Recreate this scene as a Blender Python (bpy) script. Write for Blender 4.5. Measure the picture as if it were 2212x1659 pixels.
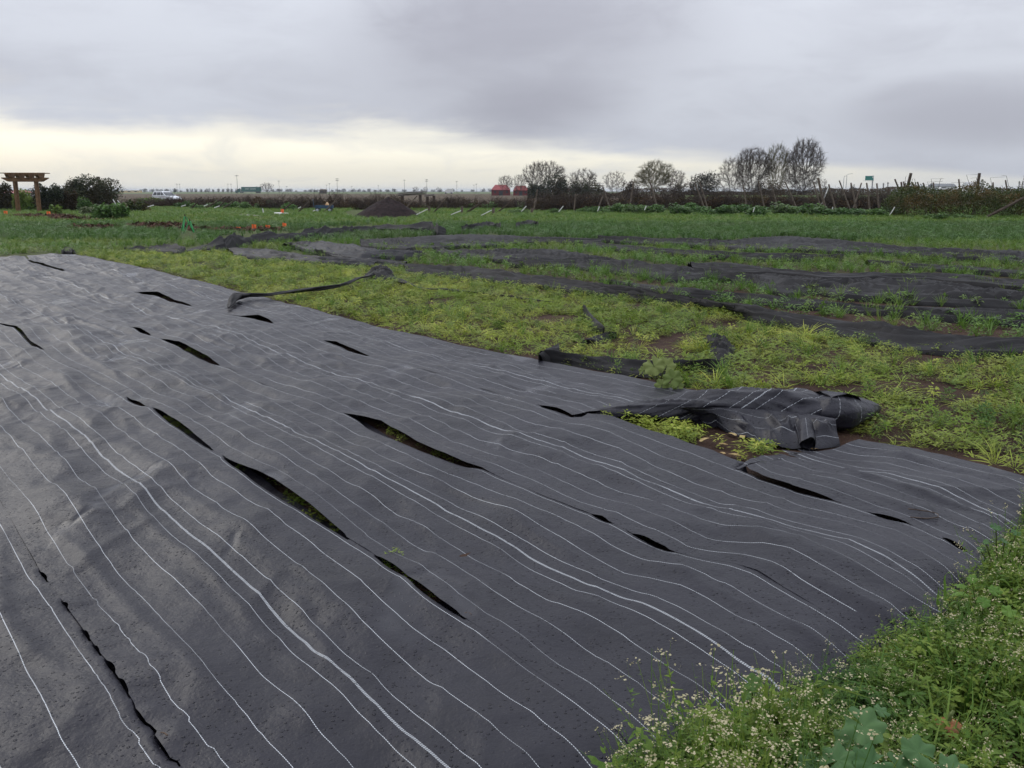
import bpy, bmesh, math, random
import numpy as np
from mathutils import Vector, Matrix

random.seed(7)
rng = np.random.default_rng(7)
R = math.radians
scene = bpy.context.scene
for o in list(bpy.data.objects):
    bpy.data.objects.remove(o)
COL = scene.collection

# ------------------------------------------------------------------ camera
CAM_H = 1.65
PITCH = R(12.27)
cam_data = bpy.data.cameras.new("camera")
cam_data.sensor_fit = 'HORIZONTAL'
cam_data.sensor_width = 36.0
cam_data.lens = 18.0 / math.tan(R(30.0))
cam_data.clip_start = 0.05
cam_data.clip_end = 20000
cam = bpy.data.objects.new("camera", cam_data)
cam.location = (0, 0, CAM_H)
cam.rotation_euler = (R(90) - PITCH, 0, 0)
COL.objects.link(cam)
scene.camera = cam

# ------------------------------------------------------------------ world
world = bpy.data.worlds.new("World")
scene.world = world
world.use_nodes = True
SUN_AZ, SUN_EL = R(-48), R(35)


def build_world():
    nt = world.node_tree
    nt.nodes.clear()
    N, L = nt.nodes, nt.links
    out = N.new('ShaderNodeOutputWorld')
    bg = N.new('ShaderNodeBackground')
    L.new(bg.outputs[0], out.inputs[0])
    sky = N.new('ShaderNodeTexSky')
    sky.sky_type = 'NISHITA'
    sky.sun_disc = False
    sky.sun_elevation = SUN_EL
    sky.sun_rotation = SUN_AZ
    sky.altitude = 10
    sky.air_density = 1.2
    sky.dust_density = 3.0
    tc = N.new('ShaderNodeTexCoord')
    sep = N.new('ShaderNodeSeparateXYZ')
    L.new(tc.outputs['Generated'], sep.inputs[0])

    def m(op, a, b=None, c=None, clamp=False):
        n = N.new('ShaderNodeMath')
        n.operation = op
        n.use_clamp = clamp
        for i, v in enumerate((a, b, c)):
            if v is None:
                continue
            if isinstance(v, (int, float)):
                n.inputs[i].default_value = v
            else:
                L.new(v, n.inputs[i])
        return n.outputs[0]

    def ss(v, lo, hi):
        n = N.new('ShaderNodeMapRange')
        n.interpolation_type = 'SMOOTHSTEP'
        L.new(v, n.inputs[0])
        n.inputs[1].default_value = lo
        n.inputs[2].default_value = hi
        return n.outputs[0]

    def noise(vec, scale, detail=5, rough=0.55, dist=0.0):
        n = N.new('ShaderNodeTexNoise')
        L.new(vec, n.inputs['Vector'])
        n.inputs['Scale'].default_value = scale
        n.inputs['Detail'].default_value = detail
        n.inputs['Roughness'].default_value = rough
        n.inputs['Distortion'].default_value = dist
        return n.outputs[0]

    def comb(x, y, z):
        n = N.new('ShaderNodeCombineXYZ')
        for i, v in enumerate((x, y, z)):
            if isinstance(v, (int, float)):
                n.inputs[i].default_value = v
            else:
                L.new(v, n.inputs[i])
        return n.outputs[0]

    def mixc(f, a, b):
        n = N.new('ShaderNodeMix')
        n.data_type = 'RGBA'
        if isinstance(f, (int, float)):
            n.inputs[0].default_value = f
        else:
            L.new(f, n.inputs[0])
        for i, v in ((6, a), (7, b)):
            if isinstance(v, tuple):
                n.inputs[i].default_value = (*v, 1)
            else:
                L.new(v, n.inputs[i])
        return n.outputs[2]

    x, y, z = sep.outputs
    zc = m('MAXIMUM', z, 0.004)
    px = m('DIVIDE', x, zc)
    py = m('DIVIDE', y, zc)
    # angular coordinates stretched along the horizon: streaky stratus
    az = m('ARCTAN2', x, y)
    ang = comb(m('MULTIPLY', az, 3.2), m('MULTIPLY', z, 13.0), 4.1)
    angf = comb(m('MULTIPLY', az, 9.0), m('MULTIPLY', z, 60.0), 1.7)
    n_big = noise(ang, 1.0, 6, 0.55, 0.35)
    n_fine = noise(angf, 1.0, 6, 0.6, 0.3)
    n_mid = noise(comb(m('MULTIPLY', az, 8.0), m('MULTIPLY', z, 24.0), 5.2), 1.0, 7, 0.6, 0.6)
    # ---- the deck: grey stratus with darker and lighter masses
    dark = ss(m('ADD', m('MULTIPLY', n_big, 0.6), m('MULTIPLY', n_mid, 0.4)), 0.40, 0.66)

    def blob(a0, e0, ra, re, tilt=0.0):
        da = m('ADD', az, -R(a0))
        de = m('ADD', z, -math.sin(R(e0)))
        if tilt:
            de = m('ADD', de, m('MULTIPLY', da, tilt))
        qa = m('DIVIDE', da, R(ra))
        qe = m('DIVIDE', de, R(re))
        r2 = m('ADD', m('MULTIPLY', qa, qa), m('MULTIPLY', qe, qe))
        r2 = m('ADD', r2, m('MULTIPLY', m('ADD', n_big, -0.5), 3.4))
        r2 = m('ADD', r2, m('MULTIPLY', m('ADD', n_mid, -0.5), 2.4))
        return m('SUBTRACT', 1.0, ss(r2, -0.7, 1.9))

    b1 = blob(0.5, 9.3, 10.0, 4.6, -0.10)
    b2 = blob(1.0, 5.4, 6.5, 2.6, -0.1)
    b3 = m('MULTIPLY', blob(26.5, 4.2, 6.5, 1.8, 0.02), 0.75)
    bl = m('MAXIMUM', m('MAXIMUM', b1, b2), b3)
    dk = m('ADD', m('MULTIPLY', dark, 0.30), m('MULTIPLY', bl, 0.80), clamp=True)
    deck = mixc(dk, (0.620, 0.650, 0.722), (0.345, 0.350, 0.412))
    # an overcast dome grows brighter towards the zenith
    zen = N.new('ShaderNodeVectorMath')
    zen.operation = 'SCALE'
    L.new(deck, zen.inputs[0])
    L.new(m('MULTIPLY', m('ADD', m('MULTIPLY', m('MAXIMUM', z, 0.0), 2.0), 1.0), 0.86), zen.inputs['Scale'])
    deck = zen.outputs[0]
    # ---- open band under the edge of the deck, low over the horizon
    edge = m('ADD', m('MULTIPLY', px, -0.782), m('MULTIPLY', py, 0.622))
    edge = m('ADD', edge, m('MULTIPLY', m('ADD', n_big, -0.5), 9.0))
    edge = m('ADD', edge, m('MULTIPLY', m('ADD', n_fine, -0.5), 5.0))
    edge = m('ADD', edge, m('MULTIPLY', m('ADD', n_mid, -0.5), 6.0))
    gap = ss(edge, 9.4, 16.0)
    # the break fades to the right of the view, where the deck comes down
    rfade = m('SUBTRACT', 1.0, m('MULTIPLY', ss(az, R(14), R(34)), 0.45))
    gap = m('MULTIPLY', gap, rfade)
    lowg = ss(z, 0.012, 0.05)
    clear = mixc(0.2, mixc(lowg, (1.00, 0.97, 0.85), (1.26, 1.22, 1.06)), m_scale(N, L, sky.outputs[0], 0.06))
    wisps = m('MULTIPLY', ss(n_fine, 0.50, 0.72), m('SUBTRACT', 1.0, m('MULTIPLY', lowg, 0.55)))
    clear = mixc(m('MULTIPLY', wisps, 0.38), clear, (0.60, 0.61, 0.62))
    # a soft grey veil hangs inside the open band
    veil = m('MULTIPLY', ss(m('ADD', n_mid, m('MULTIPLY', n_big, 0.5)), 0.66, 0.92), m('SUBTRACT', 1.0, ss(z, 0.05, 0.075)))
    clear = mixc(m('MULTIPLY', veil, 0.42), clear, (0.70, 0.71, 0.70))
    col = mixc(gap, deck, clear)
    # below the horizon: dull ground tone
    col = mixc(ss(z, -0.02, 0.0), (0.10, 0.10, 0.08), col)
    # background strength is 0.1, the colour carries the rest
    L.new(m_scale(N, L, col, 10.0), bg.inputs[0])
    bg.inputs[1].default_value = 0.1


def m_scale(N, L, colsock, f):
    n = N.new('ShaderNodeVectorMath')
    n.operation = 'SCALE'
    L.new(colsock, n.inputs[0])
    n.inputs['Scale'].default_value = f
    return n.outputs[0]


build_world()

sun_data = bpy.data.lights.new("sun", 'SUN')
sun_data.energy = 1.0
sun_data.angle = R(35)
sun_data.color = (1.0, 0.95, 0.86)
sun = bpy.data.objects.new("sun", sun_data)
sd = Vector((math.sin(SUN_AZ) * math.cos(SUN_EL), math.cos(SUN_AZ) * math.cos(SUN_EL), math.sin(SUN_EL)))
sun.rotation_euler = (-sd).to_track_quat('-Z', 'Y').to_euler()
COL.objects.link(sun)

vs = scene.view_settings
vs.view_transform = 'Standard'
vs.look = 'None'
vs.exposure = 0.0
vs.gamma = 1.0
vs.use_curve_mapping = False
scene.render.engine = 'CYCLES'
scene.cycles.max_bounces = 4
scene.cycles.diffuse_bounces = 2
scene.cycles.glossy_bounces = 2
scene.cycles.transmission_bounces = 3
scene.cycles.transparent_max_bounces = 6
scene.cycles.volume_bounces = 0
scene.cycles.use_adaptive_sampling = True
scene.cycles.adaptive_threshold = 0.02
scene.cycles.caustics_reflective = False
scene.cycles.caustics_refractive = False

# ------------------------------------------------------------------ helpers
FP = 1106.0 / math.tan(R(30))       # focal length in survey units (frame 2212 x 1659)
CX, CY = 1106.0, 829.5
CP, SP = math.cos(PITCH), math.sin(PITCH)


def ray(x, y):
    a, b = (x - CX) / FP, (CY - y) / FP
    return np.array((a, CP + b * SP, b * CP - SP))


def G(x, y, z=0.0):
    """survey point -> place on the level z"""
    d = ray(x, y)
    t = (z - CAM_H) / d[2]
    return np.array((d[0] * t, d[1] * t, z))


def D(x, y, dist):
    """survey point -> place at forward distance dist"""
    d = ray(x, y)
    t = dist / d[1]
    return np.array((d[0] * t, dist, CAM_H + d[2] * t))


def proj(p):
    """places (n,3) -> survey points (n,2)"""
    p = np.atleast_2d(p)
    zc = p[:, 1] * CP - (p[:, 2] - CAM_H) * SP
    yc = p[:, 1] * SP + (p[:, 2] - CAM_H) * CP
    return np.stack((CX + FP * p[:, 0] / zc, CY - FP * yc / zc), 1)


def inside(pts, poly):
    """vectorised point in polygon"""
    x, y = pts[:, 0], pts[:, 1]
    r = np.zeros(len(x), bool)
    n = len(poly)
    for i in range(n):
        x0, y0 = poly[i]
        x1, y1 = poly[(i + 1) % n]
        if y0 == y1:
            continue
        c = ((y0 > y) != (y1 > y)) & (x < (x1 - x0) * (y - y0) / (y1 - y0) + x0)
        r ^= c
    return r


def hash2(ix, iy, s):
    h = (ix.astype(np.int64) * 374761393 + iy.astype(np.int64) * 668265263 + s * 2147483647) & 0xFFFFFFFF
    h = ((h ^ (h >> 13)) * 1274126177) & 0xFFFFFFFF
    h = h ^ (h >> 16)
    return (h & 0xFFFF) / 65535.0


def vn(x, y, s=0):
    x = np.asarray(x, float)
    y = np.asarray(y, float)
    ix, iy = np.floor(x), np.floor(y)
    fx, fy = x - ix, y - iy
    fx = fx * fx * fx * (fx * (fx * 6 - 15) + 10)
    fy = fy * fy * fy * (fy * (fy * 6 - 15) + 10)
    a = hash2(ix, iy, s)
    b = hash2(ix + 1, iy, s)
    c = hash2(ix, iy + 1, s)
    d = hash2(ix + 1, iy + 1, s)
    return (a + (b - a) * fx) * (1 - fy) + (c + (d - c) * fx) * fy


def fbm(x, y, oct=3, s=0, gain=0.5):
    t, a, f, n = 0.0, 1.0, 1.0, 0.0
    for i in range(oct):
        t = t + a * vn(x * f + 17.3 * i, y * f - 9.1 * i, s + i)
        n += a
        a *= gain
        f *= 2.03
    return t / n * 2 - 1


# materials -----------------------------------------------------------
def newmat(name):
    mt = bpy.data.materials.new(name)
    mt.use_nodes = True
    nt = mt.node_tree
    return mt, nt, nt.nodes['Principled BSDF']


def addn(nt, typ, **kw):
    n = nt.nodes.new(typ)
    for k, v in kw.items():
        if k in n.inputs:
            n.inputs[k].default_value = v
        else:
            setattr(n, k, v)
    return n


def mathn(nt, op, a, b=None, clamp=False):
    n = nt.nodes.new('ShaderNodeMath')
    n.operation = op
    n.use_clamp = clamp
    for i, v in enumerate((a, b)):
        if v is None:
            continue
        if isinstance(v, (int, float)):
            n.inputs[i].default_value = v
        else:
            nt.links.new(v, n.inputs[i])
    return n.outputs[0]


def smooth(nt, v, lo, hi, a=0.0, b=1.0):
    n = nt.nodes.new('ShaderNodeMapRange')
    n.interpolation_type = 'SMOOTHSTEP'
    nt.links.new(v, n.inputs[0])
    n.inputs[1].default_value = lo
    n.inputs[2].default_value = hi
    n.inputs[3].default_value = a
    n.inputs[4].default_value = b
    return n.outputs[0]


def mixn(nt, f, a, b):
    n = nt.nodes.new('ShaderNodeMix')
    n.data_type = 'RGBA'
    if isinstance(f, (int, float)):
        n.inputs[0].default_value = f
    else:
        nt.links.new(f, n.inputs[0])
    for i, v in ((6, a), (7, b)):
        if isinstance(v, tuple):
            n.inputs[i].default_value = (*v, 1)
        else:
            nt.links.new(v, n.inputs[i])
    return n.outputs[2]


def noisen(nt, vec, scale, detail=4, rough=0.55, dist=0.0):
    n = nt.nodes.new('ShaderNodeTexNoise')
    if vec is not None:
        nt.links.new(vec, n.inputs['Vector'])
    n.inputs['Scale'].default_value = scale
    n.inputs['Detail'].default_value = detail
    n.inputs['Roughness'].default_value = rough
    n.inputs['Distortion'].default_value = dist
    return n.outputs[0]


def rough_mat(name, c1, c2, scale=6.0, rough=0.8, bump=0.3, bscale=None, metallic=0.0, detail=6):
    """two-tone noisy surface with fine relief"""
    mt, nt, b = newmat(name)
    tc = addn(nt, 'ShaderNodeTexCoord')
    n = noisen(nt, tc.outputs['Object'], scale, detail, 0.6)
    col = mixn(nt, smooth(nt, n, 0.3, 0.7), c1, c2)
    nt.links.new(col, b.inputs['Base Color'])
    b.inputs['Roughness'].default_value = rough
    b.inputs['Metallic'].default_value = metallic
    b.inputs['Specular IOR Level'].default_value = 0.5 if rough < 0.6 else 0.15
    if bump:
        bp = addn(nt, 'ShaderNodeBump')
        bp.inputs['Strength'].default_value = bump
        bp.inputs['Distance'].default_value = 0.02
        nt.links.new(noisen(nt, tc.outputs['Object'], bscale or scale * 4, 6, 0.6), bp.inputs['Height'])
        nt.links.new(bp.outputs[0], b.inputs['Normal'])
    return mt


def leaf_mat(name, c1, c2, rough=0.45, transl=0.3, patch=0.6, c3=None):
    """foliage: tone differs from plant to plant and from leaf to leaf"""
    mt, nt, b = newmat(name)
    oi = addn(nt, 'ShaderNodeObjectInfo')
    geo = addn(nt, 'ShaderNodeNewGeometry')
    r = mathn(nt, 'ADD', mathn(nt, 'MULTIPLY', oi.outputs['Random'], 0.5),
              mathn(nt, 'MULTIPLY', geo.outputs['Random Per Island'], 0.5))
    col = mixn(nt, smooth(nt, r, 0.15, 0.85), c1, c2)
    if c3:
        n = noisen(nt, geo.outputs['Position'], patch, 3, 0.5)
        col = mixn(nt, smooth(nt, n, 0.45, 0.65), col, c3)
    nt.links.new(col, b.inputs['Base Color'])
    b.inputs['Roughness'].default_value = rough
    b.inputs['Specular IOR Level'].default_value = 0.16
    tr = addn(nt, 'ShaderNodeBsdfTranslucent')
    nt.links.new(col, tr.inputs[0])
    mx = addn(nt, 'ShaderNodeMixShader')
    mx.inputs[0].default_value = transl
    nt.links.new(b.outputs[0], mx.inputs[1])
    nt.links.new(tr.outputs[0], mx.inputs[2])
    nt.links.new(mx.outputs[0], nt.nodes['Material Output'].inputs[0])
    return mt


# meshes --------------------------------------------------------------
class MB:
    """collects vertices and faces (with material index) for one mesh"""

    def __init__(self):
        self.v, self.f, self.mi = [], [], []

    def add(self, vs_, fs, mi=0):
        o = len(self.v)
        self.v.extend([tuple(map(float, p)) for p in vs_])
        self.f.extend([tuple(i + o for i in q) for q in fs])
        self.mi.extend([mi] * len(fs))
        return self

    def box(self, c, s, rot=None, mi=0, taper=1.0):
        hx, hy, hz = s[0] / 2, s[1] / 2, s[2] / 2
        vs_ = []
        for zz, k in ((-hz, 1.0), (hz, taper)):
            for xx, yy in ((-hx, -hy), (hx, -hy), (hx, hy), (-hx, hy)):
                p = Vector((xx * k, yy * k, zz))
                if rot is not None:
                    p = rot @ p
                vs_.append(p + Vector(c))
        return self.add(vs_, [(3, 2, 1, 0), (4, 5, 6, 7), (0, 1, 5, 4), (1, 2, 6, 5), (2, 3, 7, 6), (3, 0, 4, 7)], mi)

    def tube(self, pts, rad, n=6, mi=0, cap=True):
        pts = [Vector(tuple(map(float, p))) for p in pts]
        if isinstance(rad, (int, float)):
            rad = [rad] * len(pts)
        vs_, fs = [], []
        prev = None
        for i, p in enumerate(pts):
            t = (pts[min(i + 1, len(pts) - 1)] - pts[max(i - 1, 0)])
            if t.length < 1e-9:
                t = Vector((0, 0, 1))
            t.normalize()
            if prev is None:
                a = t.orthogonal().normalized()
            else:
                a = (prev - t * prev.dot(t))
                a = a.normalized() if a.length > 1e-6 else t.orthogonal().normalized()
            prev = a
            b = t.cross(a)
            for k in range(n):
                an = 2 * math.pi * k / n
                vs_.append(p + (a * math.cos(an) + b * math.sin(an)) * rad[i])
        for i in range(len(pts) - 1):
            for k in range(n):
                k2 = (k + 1) % n
                fs.append((i * n + k, i * n + k2, (i + 1) * n + k2, (i + 1) * n + k))
        if cap:
            fs.append(tuple(range(n - 1, -1, -1)))
            e = (len(pts) - 1) * n
            fs.append(tuple(e + k for k in range(n)))
        return self.add(vs_, fs, mi)

    def prism(self, prof, y0, y1, mi=0):
        """profile in the x,z plane, pushed from y0 to y1"""
        n = len(prof)
        vs_ = [(x, y0, z) for x, z in prof] + [(x, y1, z) for x, z in prof]
        fs = [tuple(range(n)), tuple(range(2 * n - 1, n - 1, -1))]
        for i in range(n):
            j = (i + 1) % n
            fs.append((i, i + n, j + n, j))
        return self.add(vs_, fs, mi)

    def mesh(self, name, mats, smooth_=False):
        me = bpy.data.meshes.new(name)
        me.from_pydata(self.v, [], self.f)
        for mt in (mats if isinstance(mats, (list, tuple)) else [mats]):
            me.materials.append(mt)
        if any(self.mi):
            me.polygons.foreach_set('material_index', self.mi)
        if smooth_:
            me.polygons.foreach_set('use_smooth', [True] * len(me.polygons))
        me.update()
        return me

    def build(self, name, mats, parent=None, smooth_=False, loc=None):
        return link(name, self.mesh(name, mats, smooth_), parent, loc)


def link(name, me, parent=None, loc=None):
    o = bpy.data.objects.new(name, me)
    COL.objects.link(o)
    if parent is not None:
        o.parent = parent
    if loc is not None:
        o.location = tuple(map(float, loc))
    return o


def tag(o, label=None, cat=None, group=None, kind=None):
    if label:
        o['label'] = label
    if cat:
        o['category'] = cat
    if group:
        o['group'] = group
    if kind:
        o['kind'] = kind
    return o


ORD = ("first second third fourth fifth sixth seventh eighth ninth tenth eleventh twelfth thirteenth fourteenth fifteenth sixteenth seventeenth "
       "eighteenth nineteenth twentieth twenty-first twenty-second twenty-third twenty-fourth twenty-fifth twenty-sixth").split()


def empty(name, loc=(0, 0, 0), rz=0.0):
    o = bpy.data.objects.new(name, None)
    o.empty_display_size = 0.2
    COL.objects.link(o)
    o.location = tuple(map(float, loc))
    o.rotation_euler = (0, 0, rz)
    return o


def grid_mesh(name, P, mats, uv=None, smooth_=True):
    """P: (nu, nv, 3) array"""
    nu, nv = P.shape[:2]
    idx = np.arange(nu * nv).reshape(nu, nv)
    q = np.stack((idx[:-1, :-1], idx[1:, :-1], idx[1:, 1:], idx[:-1, 1:]), -1).reshape(-1, 4)
    me = bpy.data.meshes.new(name)
    me.vertices.add(nu * nv)
    me.vertices.foreach_set('co', P.reshape(-1).astype(np.float32))
    me.loops.add(q.size)
    me.loops.foreach_set('vertex_index', q.reshape(-1).astype(np.int32))
    me.polygons.add(len(q))
    me.polygons.foreach_set('loop_start', np.arange(0, q.size, 4, dtype=np.int32))
    me.polygons.foreach_set('loop_total', np.full(len(q), 4, dtype=np.int32))
    me.update(calc_edges=True)
    me.validate()
    if uv is not None:
        l = me.uv_layers.new(name='UVMap')
        l.data.foreach_set('uv', uv.reshape(-1, 2)[q.reshape(-1)].reshape(-1).astype(np.float32))
    if smooth_:
        me.polygons.foreach_set('use_smooth', np.ones(len(q), bool))
    me.materials.append(mats)
    me.update()
    return me

# ------------------------------------------------------------------ materials
def fabric_mat(name, stripes=True, base=(0.0098, 0.0094, 0.0140), drops=True, rough=0.41):
    mt, nt, b = newmat(name)
    L = nt.links
    geo = addn(nt, 'ShaderNodeNewGeometry')
    pos = geo.outputs['Position']
    n1 = noisen(nt, pos, 1.3, 5, 0.6)
    n2 = noisen(nt, pos, 14.0, 5, 0.65)
    f = mathn(nt, 'ADD', mathn(nt, 'MULTIPLY', n1, 0.6), mathn(nt, 'MULTIPLY', n2, 0.4))
    col = mixn(nt, smooth(nt, f, 0.32, 0.68), base, tuple(c * 1.55 for c in base))
    # dusty film where mud has dried
    n3 = noisen(nt, pos, 2.7, 6, 0.7, 0.5)
    col = mixn(nt, smooth(nt, n3, 0.58, 0.8, 0, 0.35), col, (0.026, 0.024, 0.024))
    # standing water in the hollows
    mp = addn(nt, 'ShaderNodeMapping')
    mp.inputs['Rotation'].default_value = (0, 0, R(-38))
    mp.inputs['Scale'].default_value = (1.0, 0.45, 1.0)
    L.new(pos, mp.inputs['Vector'])
    pn = noisen(nt, mp.outputs[0], 2.3, 3, 0.5, 0.4)
    pud = mathn(nt, 'MULTIPLY', smooth(nt, pn, 0.62, 0.70), 1.0 if drops else 0.0)
    if stripes:
        uv = addn(nt, 'ShaderNodeUVMap', uv_map='UVMap')
        sep = addn(nt, 'ShaderNodeSeparateXYZ')
        L.new(uv.outputs[0], sep.inputs[0])
        u, v = sep.outputs[0], sep.outputs[1]
        k = mathn(nt, 'ROUND', v)
        d = mathn(nt, 'ABSOLUTE', mathn(nt, 'SUBTRACT', v, k))
        ln = smooth(nt, d, 0.0058, 0.0098, 1.0, 0.0)
        ok = mathn(nt, 'MULTIPLY', mathn(nt, 'GREATER_THAN', v, 0.4), mathn(nt, 'LESS_THAN', v, 8.6))
        ln = mathn(nt, 'MULTIPLY', ln, ok)
        # three threads close together in the middle of the width
        w = mathn(nt, 'SUBTRACT', v, 4.46)
        t3 = mathn(nt, 'ABSOLUTE', mathn(nt, 'SUBTRACT', mathn(nt, 'FRACT', mathn(nt, 'ADD', mathn(nt, 'DIVIDE', w, 0.024), 0.5)), 0.5))
        band = mathn(nt, 'MULTIPLY', smooth(nt, t3, 0.16, 0.30, 1.0, 0.04), mathn(nt, 'LESS_THAN', mathn(nt, 'ABSOLUTE', w), 0.036))
        cb = addn(nt, 'ShaderNodeCombineXYZ')
        L.new(mathn(nt, 'MULTIPLY', u, 1.1), cb.inputs[0])
        L.new(mathn(nt, 'MULTIPLY', k, 5.37), cb.inputs[1])
        L.new(mathn(nt, 'MULTIPLY', noisen(nt, pos, 0.15, 0), 3.0), cb.inputs[2])
        worn = smooth(nt, noisen(nt, cb.outputs[0], 1.0, 3, 0.6), 0.32, 0.52, 0.35, 1.0)
        ln = mathn(nt, 'MULTIPLY', ln, worn)
        # woven floats: each thread shows as a row of short dashes
        dash = mathn(nt, 'FRACT', mathn(nt, 'MULTIPLY', u, 105.0))
        dash = smooth(nt, dash, 0.62, 0.74, 1.0, 0.12)
        st = mathn(nt, 'MULTIPLY', mathn(nt, 'MAXIMUM', ln, band, ), dash)
        col = mixn(nt, mathn(nt, 'MULTIPLY', st, 0.95), col, (0.58, 0.61, 0.64))
    L.new(col, b.inputs['Base Color'])
    rn = mathn(nt, 'ADD', rough - 0.08, mathn(nt, 'MULTIPLY', n2, 0.22))
    mixr = addn(nt, 'ShaderNodeMix')
    L.new(pud, mixr.inputs[0])
    L.new(rn, mixr.inputs[2])
    mixr.inputs[3].default_value = 0.24
    L.new(mixr.outputs[0], b.inputs['Roughness'])
    b.inputs['Specular IOR Level'].default_value = 0.245 if drops else 0.2
    # weave + rain drops
    h = mathn(nt, 'MULTIPLY', noisen(nt, pos, 60.0, 3, 0.65), 0.0022)
    h = mathn(nt, 'ADD', h, mathn(nt, 'MULTIPLY', noisen(nt, pos, 7.0, 4, 0.6), 0.013))
    if drops:
        vo = addn(nt, 'ShaderNodeTexVoronoi')
        vo.inputs['Scale'].default_value = 58.0
        L.new(pos, vo.inputs['Vector'])
        sc = addn(nt, 'ShaderNodeSeparateColor')
        L.new(vo.outputs['Color'], sc.inputs[0])
        rad = mathn(nt, 'MULTIPLY', sc.outputs[0], 0.42)
        dd = mathn(nt, 'SUBTRACT', rad, vo.outputs['Distance'])
        drop = smooth(nt, dd, 0.0, 0.2)
        dm = smooth(nt, noisen(nt, pos, 3.1, 5, 0.7), 0.38, 0.54)
        h = mathn(nt, 'ADD', h, mathn(nt, 'MULTIPLY', mathn(nt, 'MULTIPLY', drop, dm), 0.0062))
    h = mathn(nt, 'MULTIPLY', h, mathn(nt, 'SUBTRACT', 1.0, mathn(nt, 'MULTIPLY', pud, 0.97)))
    bp = addn(nt, 'ShaderNodeBump')
    bp.inputs['Strength'].default_value = 1.0
    bp.inputs['Distance'].default_value = 1.0
    L.new(h, bp.inputs['Height'])
    L.new(bp.outputs[0], b.inputs['Normal'])
    return mt


FABRIC = fabric_mat("woven_fabric_striped")
FABRIC_WET = fabric_mat("woven_fabric_wet", stripes=False, base=(0.014, 0.014, 0.017), drops=False, rough=0.55)
FABRIC_PLAIN = fabric_mat("woven_fabric_plain", stripes=False, base=(0.0115, 0.011, 0.012), drops=False, rough=0.66)


def ground_mat():
    mt, nt, b = newmat("field_soil")
    L = nt.links
    geo = addn(nt, 'ShaderNodeNewGeometry')
    pos = geo.outputs['Position']
    sep = addn(nt, 'ShaderNodeSeparateXYZ')
    L.new(pos, sep.inputs[0])
    n1 = noisen(nt, pos, 1.2, 6, 0.65)
    n2 = noisen(nt, pos, 18.0, 6, 0.65)
    soil = mixn(nt, smooth(nt, n1, 0.35, 0.68), (0.030, 0.015, 0.010), (0.064, 0.036, 0.024))
    soil = mixn(nt, smooth(nt, n2, 0.45, 0.8, 0, 0.5), soil, (0.080, 0.050, 0.036))
    # a thin film of green on the soil of the weedy field
    weed = mixn(nt, smooth(nt, n2, 0.3, 0.7), (0.040, 0.062, 0.014), (0.075, 0.100, 0.024))
    nw = noisen(nt, pos, 0.35, 4, 0.6)
    dist = mathn(nt, 'ADD', sep.outputs[1], mathn(nt, 'MULTIPLY', nw, 5.0))
    col = mixn(nt, smooth(nt, dist, 15.0, 30.0, 0.0, 0.85), soil, weed)
    L.new(col, b.inputs['Base Color'])
    b.inputs['Roughness'].default_value = 0.85
    b.inputs['Specular IOR Level'].default_value = 0.15
    bp = addn(nt, 'ShaderNodeBump')
    bp.inputs['Strength'].default_value = 0.9
    bp.inputs['Distance'].default_value = 0.03
    L.new(mathn(nt, 'ADD', mathn(nt, 'MULTIPLY', n2, 0.7), noisen(nt, pos, 60, 4, 0.6)), bp.inputs['Height'])
    L.new(bp.outputs[0], b.inputs['Normal'])
    return mt


def field_mat(name, c1, c2, scale, c3=None, fur=None):
    mt, nt, b = newmat(name)
    geo = addn(nt, 'ShaderNodeNewGeometry')
    pos = geo.outputs['Position']
    n = noisen(nt, pos, scale, 6, 0.7)
    col = mixn(nt, smooth(nt, n, 0.3, 0.7), c1, c2)
    if c3:
        n = noisen(nt, pos, scale * 0.08, 3, 0.6)
        col = mixn(nt, smooth(nt, n, 0.45, 0.7), col, c3)
    nt.links.new(col, b.inputs['Base Color'])
    b.inputs['Roughness'].default_value = 0.9
    b.inputs['Specular IOR Level'].default_value = 0.1
    return mt


# ------------------------------------------------------------------ ground
def strip_sheet(name, y0, y1, x_at, z, mat, ny=24, nx=40, bump=0.0, x0=None):
    ys = y0 * (y1 / y0) ** np.linspace(0, 1, ny)
    P = np.zeros((ny, nx, 3))
    for i, y in enumerate(ys):
        xs = np.linspace(-x_at * y, x_at * y, nx) if x0 is None else np.linspace(x0, x_at * y, nx)
        P[i, :, 0] = xs
        P[i, :, 1] = y
        P[i, :, 2] = z + bump * fbm(xs * 0.4, np.full(nx, y * 0.4), 3, 5)
    return tag(link(name, grid_mesh(name, P, mat)), kind='structure')


def build_ground():
    # near field in a warped grid, running from behind the camera to the horizon
    ys = np.concatenate((np.linspace(-30, -2, 8), np.linspace(-1.5, 24, 230), 24.4 * (12000 / 24.4) ** np.linspace(0, 1, 60)))
    nx = 300
    P = np.zeros((len(ys), nx, 3))
    for i, y in enumerate(ys):
        half = 14 + max(0, y) * 1.1 if y < 24 else 40.4 + (y - 24) * 1.6
        xs = np.linspace(-half, half, nx)
        P[i, :, 0] = xs
        P[i, :, 1] = y
        amp = 0.018 if -2 < y < 26 else 0.0
        P[i, :, 2] = amp * fbm(xs * 2.2, np.full(nx, y * 2.2), 4, 3, 0.6) + amp * 0.9 * np.maximum(0, fbm(xs * 7, np.full(nx, y * 7), 2, 4))
    return tag(link("ground", grid_mesh("ground", P, ground_mat())), kind='structure')


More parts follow.
